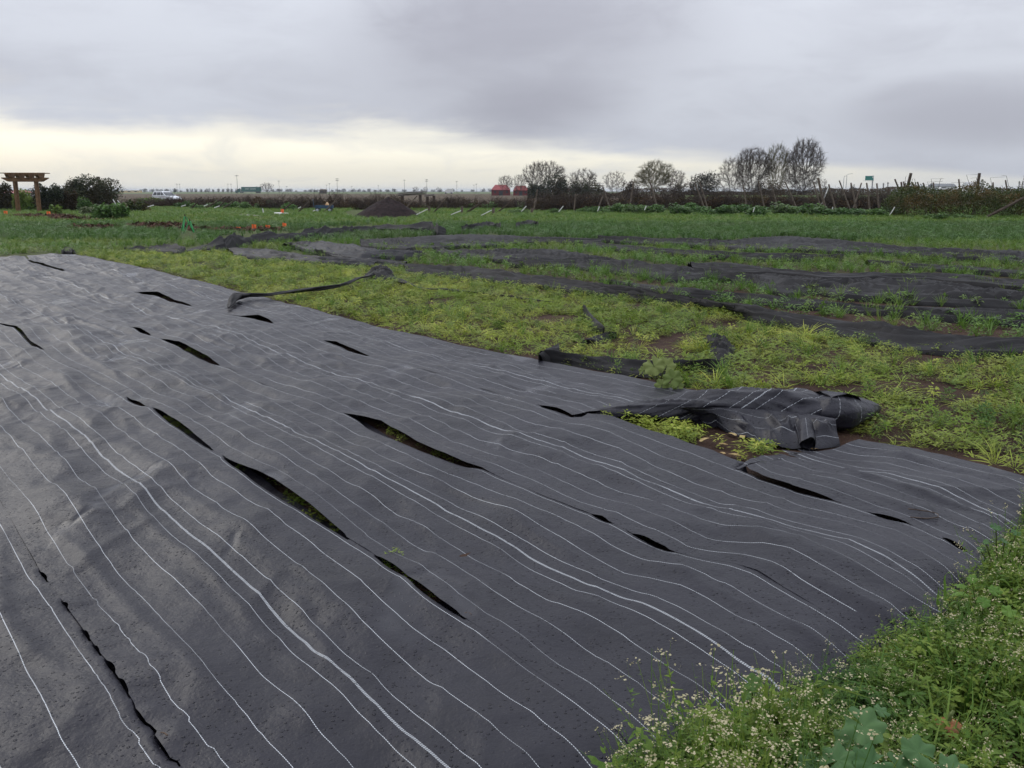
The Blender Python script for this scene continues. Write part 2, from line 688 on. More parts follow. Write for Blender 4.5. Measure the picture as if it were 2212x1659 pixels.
build_ground()
BROWN = field_mat("stubble", (0.060, 0.043, 0.029), (0.105, 0.076, 0.050), 0.25, (0.070, 0.062, 0.034))
GREENF = field_mat("young_crop", (0.075, 0.11, 0.045), (0.12, 0.15, 0.065), 0.05)
FARF = field_mat("distant_land", (0.085, 0.095, 0.07), (0.12, 0.12, 0.085), 0.004)
strip_sheet("brown_field", 84, 560, 1.3, 0.02, BROWN, 60, 160, 0.0)
strip_sheet("green_field", 560, 1500, 1.3, 0.03, GREENF, 20, 40)
strip_sheet("distant_land", 1500, 11000, 1.5, 0.04, FARF, 12, 40)

# ------------------------------------------------------------------ big sheet of weed fabric
AZ = R(-38.4)
UD = np.array((math.sin(AZ), math.cos(AZ)))
WD = np.array((math.cos(AZ), -math.sin(AZ)))
Z0 = 0.07


def uw(x, y, z=Z0):
    p = G(x, y, z)[:2]
    return float(p @ UD), float(p @ WD)


def table(pts, z=Z0):
    t = sorted(uw(x, y, z) for x, y in pts)
    return np.array([a for a, _ in t]), np.array([b for _, b in t])


S0 = [(-60, 1000), (0, 1085), (45, 1165), (85, 1230), (145, 1310), (190, 1375), (235, 1440), (300, 1540), (360, 1600), (400, 1665), (520, 1800)]
S1 = [(-60, 670), (0, 699), (40, 710), (90, 752), (130, 780), (180, 805), (280, 858), (335, 885), (400, 930), (450, 970), (500, 1001),
      (540, 1030), (640, 1092), (740, 1150), (840, 1212), (900, 1256), (950, 1296), (1040, 1352), (1170, 1450), (1300, 1550), (1420, 1650)]
S2 = [(-60, 575), (0, 597), (105, 641), (211, 685), (290, 709), (353, 735), (409, 759), (474, 786), (600, 838), (749, 892), (840, 932),
      (907, 967), (971, 994), (1045, 1012), (1090, 1031), (1190, 1075), (1290, 1113), (1366, 1153), (1450, 1192), (1582, 1216),
      (1635, 1236), (1701, 1277), (1789, 1326), (1870, 1360)]
S3 = [(-40, 528), (50, 550), (77, 568), (141, 584), (240, 613), (294, 632), (358, 644), (413, 661), (518, 686), (589, 699), (701, 735),
      (793, 766), (950, 808), (1115, 859), (1170, 876), (1240, 902), (1300, 912), (1400, 940), (1500, 976), (1590, 1013), (1648, 1036),
      (1750, 1069), (1799, 1081), (1870, 1104), (1960, 1127), (2010, 1150), (2060, 1170), (2110, 1192), (2160, 1215)]
EE = [(150, 549), (200, 556), (330, 583), (480, 620), (620, 655), (760, 690), (900, 722), (1000, 746), (1150, 772), (1280, 800), (1400, 822),
      (1550, 851), (1640, 888), (1750, 928), (1863, 951), (1960, 968), (2040, 985), (2130, 1008), (2212, 1032), (2290, 1054)]
S0T, S1T, S2T, S3T, ET = (table(s) for s in (S0, S1, S2, S3, EE))

# openings between neighbouring widths: (edge of the far width, edge of the near width)
GAPS = {
    0: [([(89, 1232), (98, 1237), (103, 1247)], [(88, 1235), (94, 1245), (102, 1250)]),
        ([(141, 1299), (147, 1301), (150, 1309)], [(141, 1301), (144, 1308), (149, 1311)]),
        ([(183, 1362), (190, 1365), (194, 1375)], [(183, 1364), (187, 1373), (193, 1377)]),
        ([(207, 1397), (213, 1400), (216, 1408)], [(207, 1399), (210, 1406), (215, 1410)]),
        ([(234, 1433), (247, 1440), (253, 1459)], [(233, 1438), (238, 1453), (252, 1462)]),
        ([(263, 1474), (273, 1482), (279, 1499)], [(262, 1477), (268, 1492), (277, 1502)]),
        ([(293, 1532), (308, 1547), (318, 1562)], [(292, 1535), (303, 1555), (316, 1565)]),
        ([(330, 1582), (348, 1605), (372, 1640)], [(330, 1585), (343, 1609), (370, 1643)])],
    1: [([(0, 697), (35, 704), (48, 715), (67, 735), (93, 754)], [(0, 700), (32, 709), (48, 726), (70, 748), (93, 757)]),
        ([(275, 857), (300, 866), (315, 878)], [(275, 858), (297, 872), (315, 879)]),
        ([(333, 884), (352, 891), (387, 914), (416, 938), (458, 974)], [(333, 886), (352, 902), (378, 926), (416, 950), (456, 975)]),
        ([(486, 994), (538, 1018), (570, 1027), (592, 1037), (640, 1070), (700, 1114), (750, 1153)],
         [(486, 996), (530, 1034), (558, 1058), (600, 1083), (650, 1110), (700, 1133), (750, 1156)]),
        ([(819, 1196), (850, 1214), (875, 1236)], [(819, 1200), (846, 1223), (874, 1241)]),
        ([(890, 1246), (914, 1261), (933, 1277), (949, 1294), (997, 1322)], [(890, 1249), (901, 1264), (923, 1285), (949, 1301), (997, 1326)])],
    2: [([(290, 707), (304, 709), (326, 722)], [(290, 710), (302, 717), (326, 725)]),
        ([(353, 733), (387, 738), (409, 753), (441, 767), (474, 784)], [(353, 736), (378, 750), (400, 762), (432, 777), (474, 787)]),
        ([(749, 890), (779, 893), (811, 897), (824, 898), (843, 914), (875, 935), (907, 957), (939, 975), (971, 990), (1003, 1001), (1045, 1010)],
         [(749, 892), (786, 917), (808, 933), (837, 948), (869, 961), (907, 976), (939, 987), (971, 998), (1003, 1007), (1045, 1013)]),
        ([(1282, 1110), (1301, 1115), (1317, 1128)], [(1282, 1113), (1298, 1123), (1316, 1131)]),
        ([(1366, 1152), (1388, 1157), (1415, 1172), (1437, 1181), (1450, 1191)], [(1366, 1154), (1382, 1164), (1415, 1181), (1446, 1193)])],
    3: [([(50, 547), (64, 560), (77, 566), (102, 573), (141, 582)], [(50, 550), (64, 564), (77, 570), (102, 577), (141, 585)]),
        ([(294, 631), (320, 629), (339, 630), (358, 639), (384, 651), (413, 660)], [(294, 633), (307, 638), (336, 640), (358, 647), (384, 657), (413, 662)]),
        ([(518, 685), (557, 681), (570, 689), (589, 698)], [(518, 687), (550, 692), (570, 697), (589, 701)]),
        ([(701, 734), (727, 737), (749, 748), (793, 765)], [(701, 736), (727, 744), (752, 756), (793, 768)]),
        ([(1168, 874), (1200, 880), (1238, 899)], [(1168, 877), (1200, 888), (1238, 903)]),
        ([(1611, 1006), (1619, 1017), (1645, 1032), (1664, 1039), (1712, 1056), (1744, 1063), (1799, 1080)],
         [(1600, 1016), (1625, 1026), (1648, 1038), (1690, 1054), (1719, 1064), (1750, 1071), (1799, 1082)]),
        ([(1885, 1107), (1920, 1115), (1960, 1126)], [(1885, 1109), (1920, 1119), (1960, 1129)]),
        ([(2040, 1157), (2070, 1172), (2090, 1182)], [(2040, 1161), (2066, 1176), (2090, 1186)])],
}
for _k in GAPS:
    _new = []
    for _f, _n in GAPS[_k]:
        _fx, _fy = np.array([a for a, _ in _f]), np.array([b for _, b in _f])
        _nx, _ny = np.array([a for a, _ in _n]), np.array([b for _, b in _n])
        _f2 = [(a, b + (0.45 if _k == 0 else 0.30) * max(0.0, float(np.interp(a, _nx, _ny)) - b)) for a, b in _f]
        _n2 = [(a, b - (0.30 if _k == 0 else 0.12) * max(0.0, b - float(np.interp(a, _fx, _fy)))) for a, b in _n]
        _new.append((_f2, _n2))
    GAPS[_k] = _new
# near end of the sheet, among the weeds
NEAR = [(1150, 1800), (1300, 1700), (1440, 1640), (1640, 1555), (1760, 1500), (1840, 1432), (1960, 1352), (2090, 1282), (2160, 1205), (2240, 1120), (2330, 1075), (2450, 1040)]
nt_ = sorted((uw(x, y)[::-1] for x, y in NEAR))
NEAR_W, NEAR_U = np.array([a for a, _ in nt_]), np.array([b for _, b in nt_])
U_FAR = uw(120, 552)[0]


def sheet_height(x, y):
    """how the cloth lies over the weeds and clods below it"""
    c, s = WD, UD
    w = x * c[0] + y * c[1]
    u = x * s[0] + y * s[1]
    h = 0.050 * fbm(w * 1.0, u * 0.65, 2, 11)
    h = h + 0.030 * fbm(w * 2.6 + 3, u * 2.1, 2, 23)
    h = h + 0.012 * fbm(w * 5.5, u * 3.6, 3, 31, 0.6)
    # creases drawn along the length of the cloth
    cr = 1 - np.abs(fbm(w * 3.2 + 0.4 * fbm(u * .8, w, 2, 8), u * 0.55, 2, 41))
    h = h + 0.020 * (cr ** 4 - 0.25)
    cr2 = 1 - np.abs(fbm(w * 2.2 - u * 1.6, u * 1.3 + w * 0.8, 2, 51))
    h = h + 0.012 * (cr2 ** 6 - 0.15)
    return np.maximum(Z0 + h, 0.012)


def edge_fn(tab, gaps, side):
    """W of the seam as a function of U; side 'far' or 'near' of the openings"""
    segs = []
    for far, near in gaps:
        segs.append(table(far if side == 'far' else near))

    def fn(u):
        w = np.interp(u, tab[0], tab[1])
        for su, sw in segs:
            mk = (u >= su[0]) & (u <= su[-1])
            w = np.where(mk, np.interp(u, su, sw), w)
        return w
    return fn


LINE = 0.148


def width_strip(k, label, left_fn, right_fn, u0_fn, u1, lift_fn, over_right, lines=9.0, jag_far=None, seed=0, nv=64, du=0.035, uoff=0.0, base_l=None, base_r=None):
    u_lo = u0_fn
    us_n = int((u1 - np.min(NEAR_U)) / du)
    if k <= 1:
        us_n = int(us_n * 1.6)
    # rows follow the length; the near end is cut on the slant
    t = np.linspace(0, 1, us_n)
    v = np.linspace(0, 1, nv)
    P = np.zeros((us_n, nv, 3))
    UV = np.zeros((us_n, nv, 2))
    for j, vv in enumerate(v):
        ulo = u_lo(vv)
        u = ulo + (u1 - ulo) * t
        if jag_far is not None:
            u = ulo + (jag_far(vv) - ulo) * t
        wl, wr = left_fn(u), right_fn(u)
        gap_open = np.clip((np.interp(u, *over_right) if over_right is not None else 0) * 1.0, 0, 1)
        wr2 = wr + 0.11 if over_right is not None else wr
        # the shift of an opened edge dies away inside the width
        bl = np.interp(u, *base_l) if base_l is not None else wl
        br = np.interp(u, *base_r) if base_r is not None else wr
        br2 = br + (wr2 - wr)
        w = bl + (br2 - bl) * vv + (wl - bl) * np.exp(-(vv / 0.16) ** 2) + (wr - br) * np.exp(-((1 - vv) / 0.16) ** 2)
        x = u * UD[0] + w * WD[0]
        y = u * UD[1] + w * WD[1]
        z = sheet_height(x, y)
        dm_ = np.minimum(w - wl, np.abs(wr - w))
        z = Z0 + (z - Z0) * (1 - 0.6 * np.exp(-(dm_ / 0.14) ** 2))
        lf = lift_fn(u)
        dl = (w - wl)
        z = z + lf * np.exp(-(dl / 0.12) ** 2) + 0.001
        if over_right is not None:
            ov = np.clip((w - wr + 0.004) / 0.03, 0, 1)
            ov = ov * ov * (3 - 2 * ov)
            z = z - 0.0022 * ov - 0.07 * gap_open * ov
        z = z - 0.055 * np.exp(-((u - ulo) / 0.13) ** 2) * (jag_far is not None or k < 4)
        z = np.maximum(z, 0.004)
        P[:, j] = np.stack((x, y, z), 1)
        UV[:, j, 0] = u + uoff
        UV[:, j, 1] = 0.3 + vv * (lines - 0.35) + 0.018 * fbm(u * 1.3, np.full_like(u, vv * 3 + seed), 2, 60 + seed)
    o = link("weed_fabric", grid_mesh("weed_fabric", P, FABRIC, UV))
    tag(o, label, "fabric", "widths of weed fabric laid side by side")
    return o


def gap_tables(k):
    """opening (0..1) and lift along seam k"""
    us = np.linspace(-2, 40, 12000)
    open_ = np.zeros_like(us)
    lift = np.zeros_like(us)
    wid = edge_fn((S0T, S1T, S2T, S3T)[k], GAPS[k], 'far')(us) - edge_fn((S0T, S1T, S2T, S3T)[k], GAPS[k], 'near')(us)
    for far, near in GAPS[k]:
        a = table(far)[0]
        mk = (us >= a[0] - 0.03) & (us <= a[-1] + 0.03)
        open_[mk] = 1
        s = np.clip((us - a[0]) / (a[-1] - a[0]), 0, 1)
        lift += np.where(mk, np.sin(np.pi * s) ** 0.7 * min(0.026, 0.006 + 0.22 * float(np.max(np.abs(wid[mk])))), 0)
    lift = lift + 0.012 * np.clip(fbm(us * 2.3, us * 0 + k, 3, 77) - 0.25, 0, 1)
    return (us, open_), (us, lift)


O0, L0 = gap_tables(0)
O1, L1 = gap_tables(1)
O2, L2 = gap_tables(2)
O3, L3 = gap_tables(3)
zero = lambda u: np.full_like(u, 0.003)


def near_u(left, right):
    def f(vv):
        u = 2.0
        for _ in range(30):
            w = float(left(np.array([u]))[0] * (1 - vv) + right(np.array([u]))[0] * vv)
            u = 0.5 * u + 0.5 * float(np.interp(w, NEAR_W, NEAR_U))
        return u + 0.03 * math.sin(vv * 7 + w * 3) + 0.012 * math.sin(vv * 31)
    return f


s0n, s0f = edge_fn(S0T, GAPS[0], 'near'), edge_fn(S0T, GAPS[0], 'far')
s0l = lambda u: np.interp(u, *S0T) - 1.36
e1n, e1f = edge_fn(S1T, GAPS[1], 'near'), edge_fn(S1T, GAPS[1], 'far')
e2n, e2f = edge_fn(S2T, GAPS[2], 'near'), edge_fn(S2T, GAPS[2], 'far')
e3n, e3f = edge_fn(S3T, GAPS[3], 'near'), edge_fn(S3T, GAPS[3], 'far')
ee = lambda u: np.interp(u, *ET)
seam0 = (O1[0], np.zeros_like(O1[0]))
lift0 = lambda u: 0.006 * np.clip(fbm(u * 4.1, u * 0, 2, 19) - 0.1, 0, 1)

width_strip(0, "black weed fabric width in the bottom corner beside the dotted seam", s0l, s0n, near_u(s0l, s0n), 9.0, zero, O0, seed=1, uoff=3, base_r=S0T)
width_strip(1, "black weed fabric width between the dotted seam and the weedy torn gaps", s0f, e1n, near_u(s0f, e1n), 16.0, lambda u: np.interp(u, *L0) + lift0(u), O1, seed=2, base_l=S0T, base_r=S1T)
width_strip(2, "black weed fabric width between the two most torn seams", e1f, e2n, near_u(e1f, e2n), U_FAR + 0.1, lambda u: np.interp(u, *L1), O2, seed=3, uoff=1.3, base_l=S1T, base_r=S2T)
width_strip(3, "black weed fabric width running below the bare soil triangle", e2f, e3n, near_u(e2f, e3n), U_FAR, lambda u: np.interp(u, *L2), O3, seed=4, uoff=7.7, base_l=S2T, base_r=S3T)
# the last width is torn across: a far piece with a rolled end and a near piece
TEAR = [(1235, 899), (1290, 893), (1370, 878), (1450, 864), (1560, 850)]
tt = sorted(uw(x, y)[::-1] for x, y in TEAR)
TW, TU = np.array([a for a, _ in tt]), np.array([b for _, b in tt])


def tear_u(vv):
    u = 5.5
    for _ in range(30):
        w = float(e3f(np.array([u]))[0] * (1 - vv) + ee(np.array([u]))[0] * vv)
        u = 0.5 * u + 0.5 * float(np.interp(w, TW, TU))
    return u


far_piece = width_strip(4, "black weed fabric width along the weeds with its torn end rolled over", e3f, ee, tear_u, U_FAR - 0.1, lambda u: np.interp(u, *L3), None, seed=5, uoff=2.1)
RAG = [(1604, 1008), (1611, 1001), (1645, 983), (1683, 969), (1719, 967), (1728, 986), (1751, 977), (1799, 962), (1863, 948), (1890, 945)]
rt = sorted(uw(x, y)[::-1] for x, y in RAG)
RW, RU = np.array([a for a, _ in rt]), np.array([b for _, b in rt])


def rag_u(vv):
    u = 4.0
    for _ in range(40):
        w = float(e3f(np.array([u]))[0] * (1 - vv) + ee(np.array([u]))[0] * vv)
        u = 0.6 * u + 0.4 * float(np.interp(w, RW, RU))
    return u


near_piece = width_strip(4, "torn black weed fabric piece with frayed end beside the bare soil triangle", e3f, ee, near_u(e3f, ee), U_FAR, lambda u: np.interp(u, *L3), None, jag_far=rag_u, seed=6, uoff=5.5)

# ------------------------------------------------------------------ rolled end, rags, distant strips
def resample(pts, n):
    pts = np.array(pts, float)
    d = np.concatenate(([0], np.cumsum(np.linalg.norm(np.diff(pts, axis=0), axis=1))))
    t = np.linspace(0, d[-1], n)
    return np.stack([np.interp(t, d, pts[:, i]) for i in range(pts.shape[1])], 1)


def tube_sheet(name, sections, mat, parent=None, n=180, m=56, seed=0, wr=0.02, zb=0.01, depth=0.8, uvthick=1585, slope=1.6, flat=1.0, close_end=True):
    """rolled cloth lying on the ground; sections: (x, y_top, y_bottom) survey"""
    sec = resample(sections, n)
    P = np.zeros((n, m, 3))
    UV = np.zeros((n, m, 2))
    base = np.array([G(x, yb, zb) for x, yt, yb in sec])
    top = np.array([D(x, yt, b[1] + 0.02) for (x, yt, yb), b in zip(sec, base)])
    hgt = np.maximum(top[:, 2] - zb, 0.01)
    s = np.concatenate(([0], np.cumsum(np.linalg.norm(np.diff(base, axis=0), axis=1))))
    s0 = np.interp(uvthick, sec[:, 0], s)
    tan = np.gradient(base, axis=0)
    tan[:, 2] = 0
    tan /= np.linalg.norm(tan, axis=1)[:, None] + 1e-9
    nor = np.stack((-tan[:, 1], tan[:, 0], tan[:, 2] * 0), 1)
    th = np.linspace(0, 2 * math.pi, m)
    for i in range(n):
        h = hgt[i]
        a = th - math.pi / 2
        cx_, cz = np.cos(a), np.sin(a)
        cx_ = np.sign(cx_) * np.abs(cx_) ** 0.9
        w = fbm(s[i] * 3.0 + np.cos(th) * 1.3, np.sin(th) * 1.3 + s[i] * 1.5, 3, seed)
        cr = (1 - np.abs(fbm(s[i] * 2.2 - th * 0.9, s[i] * 0 + np.sin(th) * 0.7, 2, seed + 9))) ** 5
        r = 1 + (w * 0.25 + cr * 0.18 - 0.1) * (wr / 0.02)
        off = nor[i][None, :] * (h * depth * flat * 0.5 * (cx_ * r + 1 * 0.6))[:, None]
        P[i] = base[i] + off
        P[i, :, 2] = zb + h * 0.5 * (cz * np.where(cz > 0, r, 1) + 1)
        UV[i, :, 0] = s[i] + th * 0.1
        UV[i, :, 1] = (s[i] - s0) / 0.20 + 4.46 + slope * (th / math.pi - 1.5)
    if close_end:
        for e in (0, -1):
            P[e] = P[e].mean(0)
    return link(name, grid_mesh(name, P, mat, UV), parent)


roll = tube_sheet("rolled_end", [(1238, 896, 905), (1300, 882, 908), (1370, 872, 912), (1450, 862, 916), (1530, 853, 919), (1600, 848, 922), (1680, 843, 926),
                  (1730, 846, 930), (1775, 856, 934)], FABRIC, far_piece, seed=3, wr=0.022, depth=1.5, slope=2.8)
tail = tube_sheet("folded_tail", [(1700, 852, 900), (1740, 853, 922), (1790, 855, 936), (1830, 857, 934), (1865, 859, 918), (1885, 862, 905), (1896, 872, 893)],
                  FABRIC, far_piece, n=110, seed=14, wr=0.008, depth=1.7, uvthick=1600, slope=0.9)


def ribbon(name, top, bot, mat, parent=None, zt=0.06, zb=0.03, amp=0.03, nu=None, nv=26, seed=0, fold=3.0, stripes=False, skirt=True, sag=0.0, along=0.9):
    """cloth strip lying in the weeds between two survey lines (upper and lower edge)"""
    A = resample(top, 400)
    B = resample(bot, 400)
    pa = np.array([G(x, y, zt) for x, y in A])
    pb = np.array([G(x, y, zb) for x, y in B])
    length = np.linalg.norm(np.diff((pa + pb) / 2, axis=0), axis=1).sum()
    nu = nu or int(np.clip(length / 0.06, 40, 420))
    pa, pb = resample(pa, nu), resample(pb, nu)
    v = np.linspace(0, 1, nv)
    s = np.linspace(0, length, nu)
    P = np.zeros((nu, nv, 3))
    UV = np.zeros((nu, nv, 2))
    wid = np.linalg.norm(pa - pb, axis=1)
    for j, t in enumerate(v):
        p = pb * (1 - t) + pa * t
        dist_ = wid * t
        # edges wander a little
        p[:, 1] += (0.10 * np.minimum(wid, 1.0)) * fbm(s * 0.9, s * 0 + t * 2, 3, seed + 5) * (0.3 + abs(t - .5))
        f1 = fbm(s * along * 1.5, dist_ * fold * 1.2, 4, seed, 0.6)
        cr = (1 - np.abs(fbm(s * along * 0.7 + 3, dist_ * fold * 1.3, 2, seed + 3))) ** 4
        env = np.sin(np.pi * np.clip(t * 0.9 + 0.07, 0, 1)) ** 0.5
        p[:, 2] += amp * env * (0.9 * f1 + 1.3 * cr) - sag * env
        P[:, j] = p
        UV[:, j, 0] = s
        UV[:, j, 1] = 0.3 + t * 8.6 if stripes else -5
    if skirt:
        # both long edges hang down to the ground
        lo = P[:, :1].copy()
        lo[:, 0, 2] = np.maximum(0.0, lo[:, 0, 2] - 0.10 - 0.05 * fbm(s * 2, s * 0, 2, seed + 8))
        lo[:, 0, 1] -= 0.02
        hi = P[:, -1:].copy()
        hi[:, 0, 2] = 0.0
        hi[:, 0, 1] += 0.05
        P = np.concatenate((lo, P, hi), 1)
        UV = np.concatenate((UV[:, :1], UV, UV[:, -1:]), 1)
    P[:, :, 2] = np.maximum(P[:, :, 2], 0.0)
    return link(name, grid_mesh(name, P, mat, UV), parent)


def drape():
    """sheet hanging from under the roll in soft folds, spread on the ground at its foot"""
    top = resample([(1470, 900), (1560, 899), (1640, 902), (1715, 908), (1800, 922)], 130)
    bot = resample([(1478, 912), (1545, 926), (1610, 948), (1690, 972), (1760, 976), (1815, 962)], 130)
    nv = 44
    P = np.zeros((130, nv, 3))
    UV = np.zeros((130, nv, 2))
    pt = np.array([G(x, y, 0.10) for x, y in top])
    pb = np.array([G(x, y, 0.015) for x, y in bot])
    s_ = np.linspace(0, 1.1, 130)
    for j in range(nv):
        t = j / (nv - 1)
        p = pb * (1 - t) + pt * t
        fold = 1 - np.abs(fbm(s_ * 5.0 + 0.5 * t, s_ * 0 + t * 0.9, 2, 37))
        p[:, 2] = 0.012 + 0.15 * t ** 0.75 + 0.085 * (fold ** 3 - 0.3) * math.sin(math.pi * min(1, t * 0.9 + 0.12)) 
        p[:, 1] += 0.03 * fbm(s_ * 4, s_ * 0 + t, 2, 39)
        p[:, 2] = np.maximum(p[:, 2], 0.008)
        P[:, j] = p
        UV[:, j, 0] = s_
        UV[:, j, 1] = 0.6 + t * 2.6 + 0.8 * s_ + 0.25 * fbm(s_ * 3, s_ * 0 + t, 2, 3)
    return link("draped_fold", grid_mesh("draped_fold", P, FABRIC, UV), far_piece)


drape()


def mouth(center, rad, length, name, parent):
    """open mouth of a small roll of cloth, facing the camera"""
    n, m = 16, 32
    P = np.zeros((n, m, 3))
    UV = np.zeros((n, m, 2))
    ax = np.array((0.22, 0.95, 0.16))
    ax /= np.linalg.norm(ax)
    a = np.cross(ax, (0, 0, 1))
    a /= np.linalg.norm(a)
    b = np.cross(a, ax)
    th = np.linspace(0, 2 * math.pi * 1.06, m)
    for i in range(n):
        t = i / (n - 1)
        r = rad * (1.0 + 0.35 * t + 0.10 * np.sin(th * 3 + t * 4)) * (1 + 0.04 * np.arange(m) / m)
        P[i] = center + ax * (length * t + 0.03 * np.sin(th * 2)[:, None] * (1 - t)) + a * (np.cos(th) * r * 0.85)[:, None] + b * (np.sin(th) * r)[:, None]
        UV[i, :, 0] = t * length
        UV[i, :, 1] = th / 1.2 + 0.7
    P[:, :, 2] = np.maximum(P[:, :, 2], 0.005)
    return link(name, grid_mesh(name, P, FABRIC, UV), parent)


mouth(G(1744, 962, 0.065) , 0.056, 0.26, "open_roll", far_piece)


def rope(name, pts, widths, mat, z=0.06, seed=0, parent=None, n=None, flat=0.55):
    """twisted length of cloth lying on the ground"""
    c = np.array([G(x, y, 0.02) for x, y in pts])
    wpx = np.array(widths, float)
    wm = wpx * c[:, 1] / FP
    cc = np.concatenate((c, wm[:, None]), 1)
    length = np.linalg.norm(np.diff(c, axis=0), axis=1).sum()
    n = n or int(max(30, length / 0.025))
    cc = resample(cc, n)
    m = 22
    th = np.linspace(0, 2 * math.pi, m)
    P = np.zeros((n, m, 3))
    tan = np.gradient(cc[:, :3], axis=0)
    tan /= np.linalg.norm(tan, axis=1)[:, None] + 1e-9
    s = np.linspace(0, length, n)
    for i in range(n):
        nor = np.array((-tan[i, 1], tan[i, 0], 0))
        nor /= np.linalg.norm(nor) + 1e-9
        tw = 2.2 * s[i] + 1.5 * float(fbm(np.array([s[i] * 1.3]), np.array([seed * 1.0]), 2, seed)[0])
        r = cc[i, 3] * 0.5 * (1 + 0.35 * fbm(s[i] * 4 + np.cos(th), np.sin(th) + s[i], 2, seed + 2) + 0.28 * np.cos(3 * th + tw * 1.7))
        a = np.cos(th) * r
        b = np.sin(th) * r * (flat + 0.2 * math.sin(tw))
        lift = 0.03 * max(0.0, float(fbm(np.array([s[i] * 1.1]), np.array([3.0 + seed]), 2, seed)[0]))
        P[i] = cc[i, :3] + nor * a[:, None]
        P[i, :, 2] = np.maximum(0.004, z * 0.5 + lift + b + cc[i, 3] * 0.2)
    for e in (0, -1):
        P[e] = P[e].mean(0)
    return link(name, grid_mesh(name, P, mat, np.full((n, m, 2), -5.0)), parent)


def z_on_sheet(o, dz=0.06):
    o.location.z += dz
    return o


r = rope("fabric_rag", [(494, 681), (503, 668), (512, 661), (538, 655), (582, 654), (631, 646), (697, 637), (732, 632), (793, 611), (812, 600)],
         [5, 16, 19, 17, 15, 13, 11, 7, 8, 9], FABRIC_PLAIN, z=0.09, seed=4, flat=0.6)
z_on_sheet(r, 0.075)
tag(r, "twisted dark fabric rag trailing across the edge of the big sheet", "fabric rag")
r = rope("fabric_rag", [(846, 604), (881, 617), (917, 627), (969, 629), (1013, 634), (1079, 643), (1145, 649), (1198, 655)],
         [13, 10, 9, 9, 6, 5, 5, 3], FABRIC_PLAIN, z=0.06, seed=7)
tag(r, "thin black fabric rag snaking through the pale weeds", "fabric rag")


def clump(name, pts, h, mat, seed, parent=None, z0=0.0, n=26):
    """crumpled bunch of cloth: a folded heap over the survey outline pts"""
    c = np.array([G(x, y, 0.0) for x, y in pts])[:, :2]
    ctr = c.mean(0)
    m = 48
    ring = resample(np.vstack((c, c[:1])), m)
    P = np.zeros((n, m, 3))
    for i in range(n):
        t = i / (n - 1)
        q = ctr + (ring - ctr) * (1 - t * 0.999)
        fold = (1 - np.abs(fbm(q[:, 0] * 6.0 + q[:, 1] * 3.0, q[:, 1] * 5.0, 3, seed, 0.5))) ** 2.2
        z = h * (0.15 + 0.85 * math.sin(min(1, t * 1.6) * math.pi / 2)) * (0.30 + 0.75 * fold)
        P[i, :, :2] = q + 0.03 * np.stack((fbm(q[:, 0] * 9, q[:, 1] * 9, 2, seed + 1), fbm(q[:, 1] * 9, q[:, 0] * 9, 2, seed + 2)), 1)
        P[i, :, 2] = z0 + (z if i else 0)
    return link(name, grid_mesh(name, P, mat, np.full((n, m, 2), -5.0)), parent)


r = clump("fabric_bunch", [(783, 606), (800, 590), (822, 584), (842, 588), (860, 603), (840, 610), (812, 612)], 0.20, FABRIC_PLAIN, 5)
tag(r, "black bunched knot of fabric between the two twisted rags", "fabric rag")

# loop of folded cloth in the pale weeds
loop = ribbon("fabric_scrap", [(1165, 765), (1198, 765), (1294, 771), (1342, 775), (1390, 780), (1438, 779), (1486, 783), (1553, 781)],
              [(1172, 783), (1222, 786), (1294, 797), (1366, 809), (1414, 813), (1462, 806), (1510, 799), (1556, 803)],
              FABRIC_PLAIN, zt=0.10, zb=0.015, amp=0.05, seed=51, fold=6, along=2.0)
tag(loop, "long folded black fabric scrap lying beside the edge of the big sheet", "fabric scrap")
ribbon("corner_flap", [(1163, 768), (1185, 752), (1207, 742)], [(1172, 778), (1190, 774), (1209, 766)], FABRIC_PLAIN, loop, zt=0.12, zb=0.06, amp=0.03, seed=52, nu=24)
clump("bunched_end", [(1518, 736), (1544, 733), (1566, 744), (1590, 760), (1574, 790), (1550, 800), (1530, 784), (1537, 760)], 0.15, FABRIC_PLAIN, 15, loop)
r = ribbon("fabric_scrap", [(1262, 664), (1272, 674), (1288, 690), (1306, 710)], [(1258, 669), (1268, 686), (1281, 706), (1303, 718)], FABRIC_PLAIN, zt=0.10, zb=0.05, amp=0.05, seed=61, nu=40, nv=14, fold=5)
tag(r, "narrow creased fabric scrap upright in bare soil among pale weeds", "fabric scrap")
r = ribbon("fabric_scrap", [(1254, 738), (1285, 726), (1318, 717), (1332, 718)], [(1258, 742), (1288, 740), (1316, 728), (1330, 722)], FABRIC_PLAIN, zt=0.08, zb=0.03, amp=0.02, seed=62, nu=40, nv=12)
tag(r, "small pointed black fabric scrap below the narrow creased one", "fabric scrap")

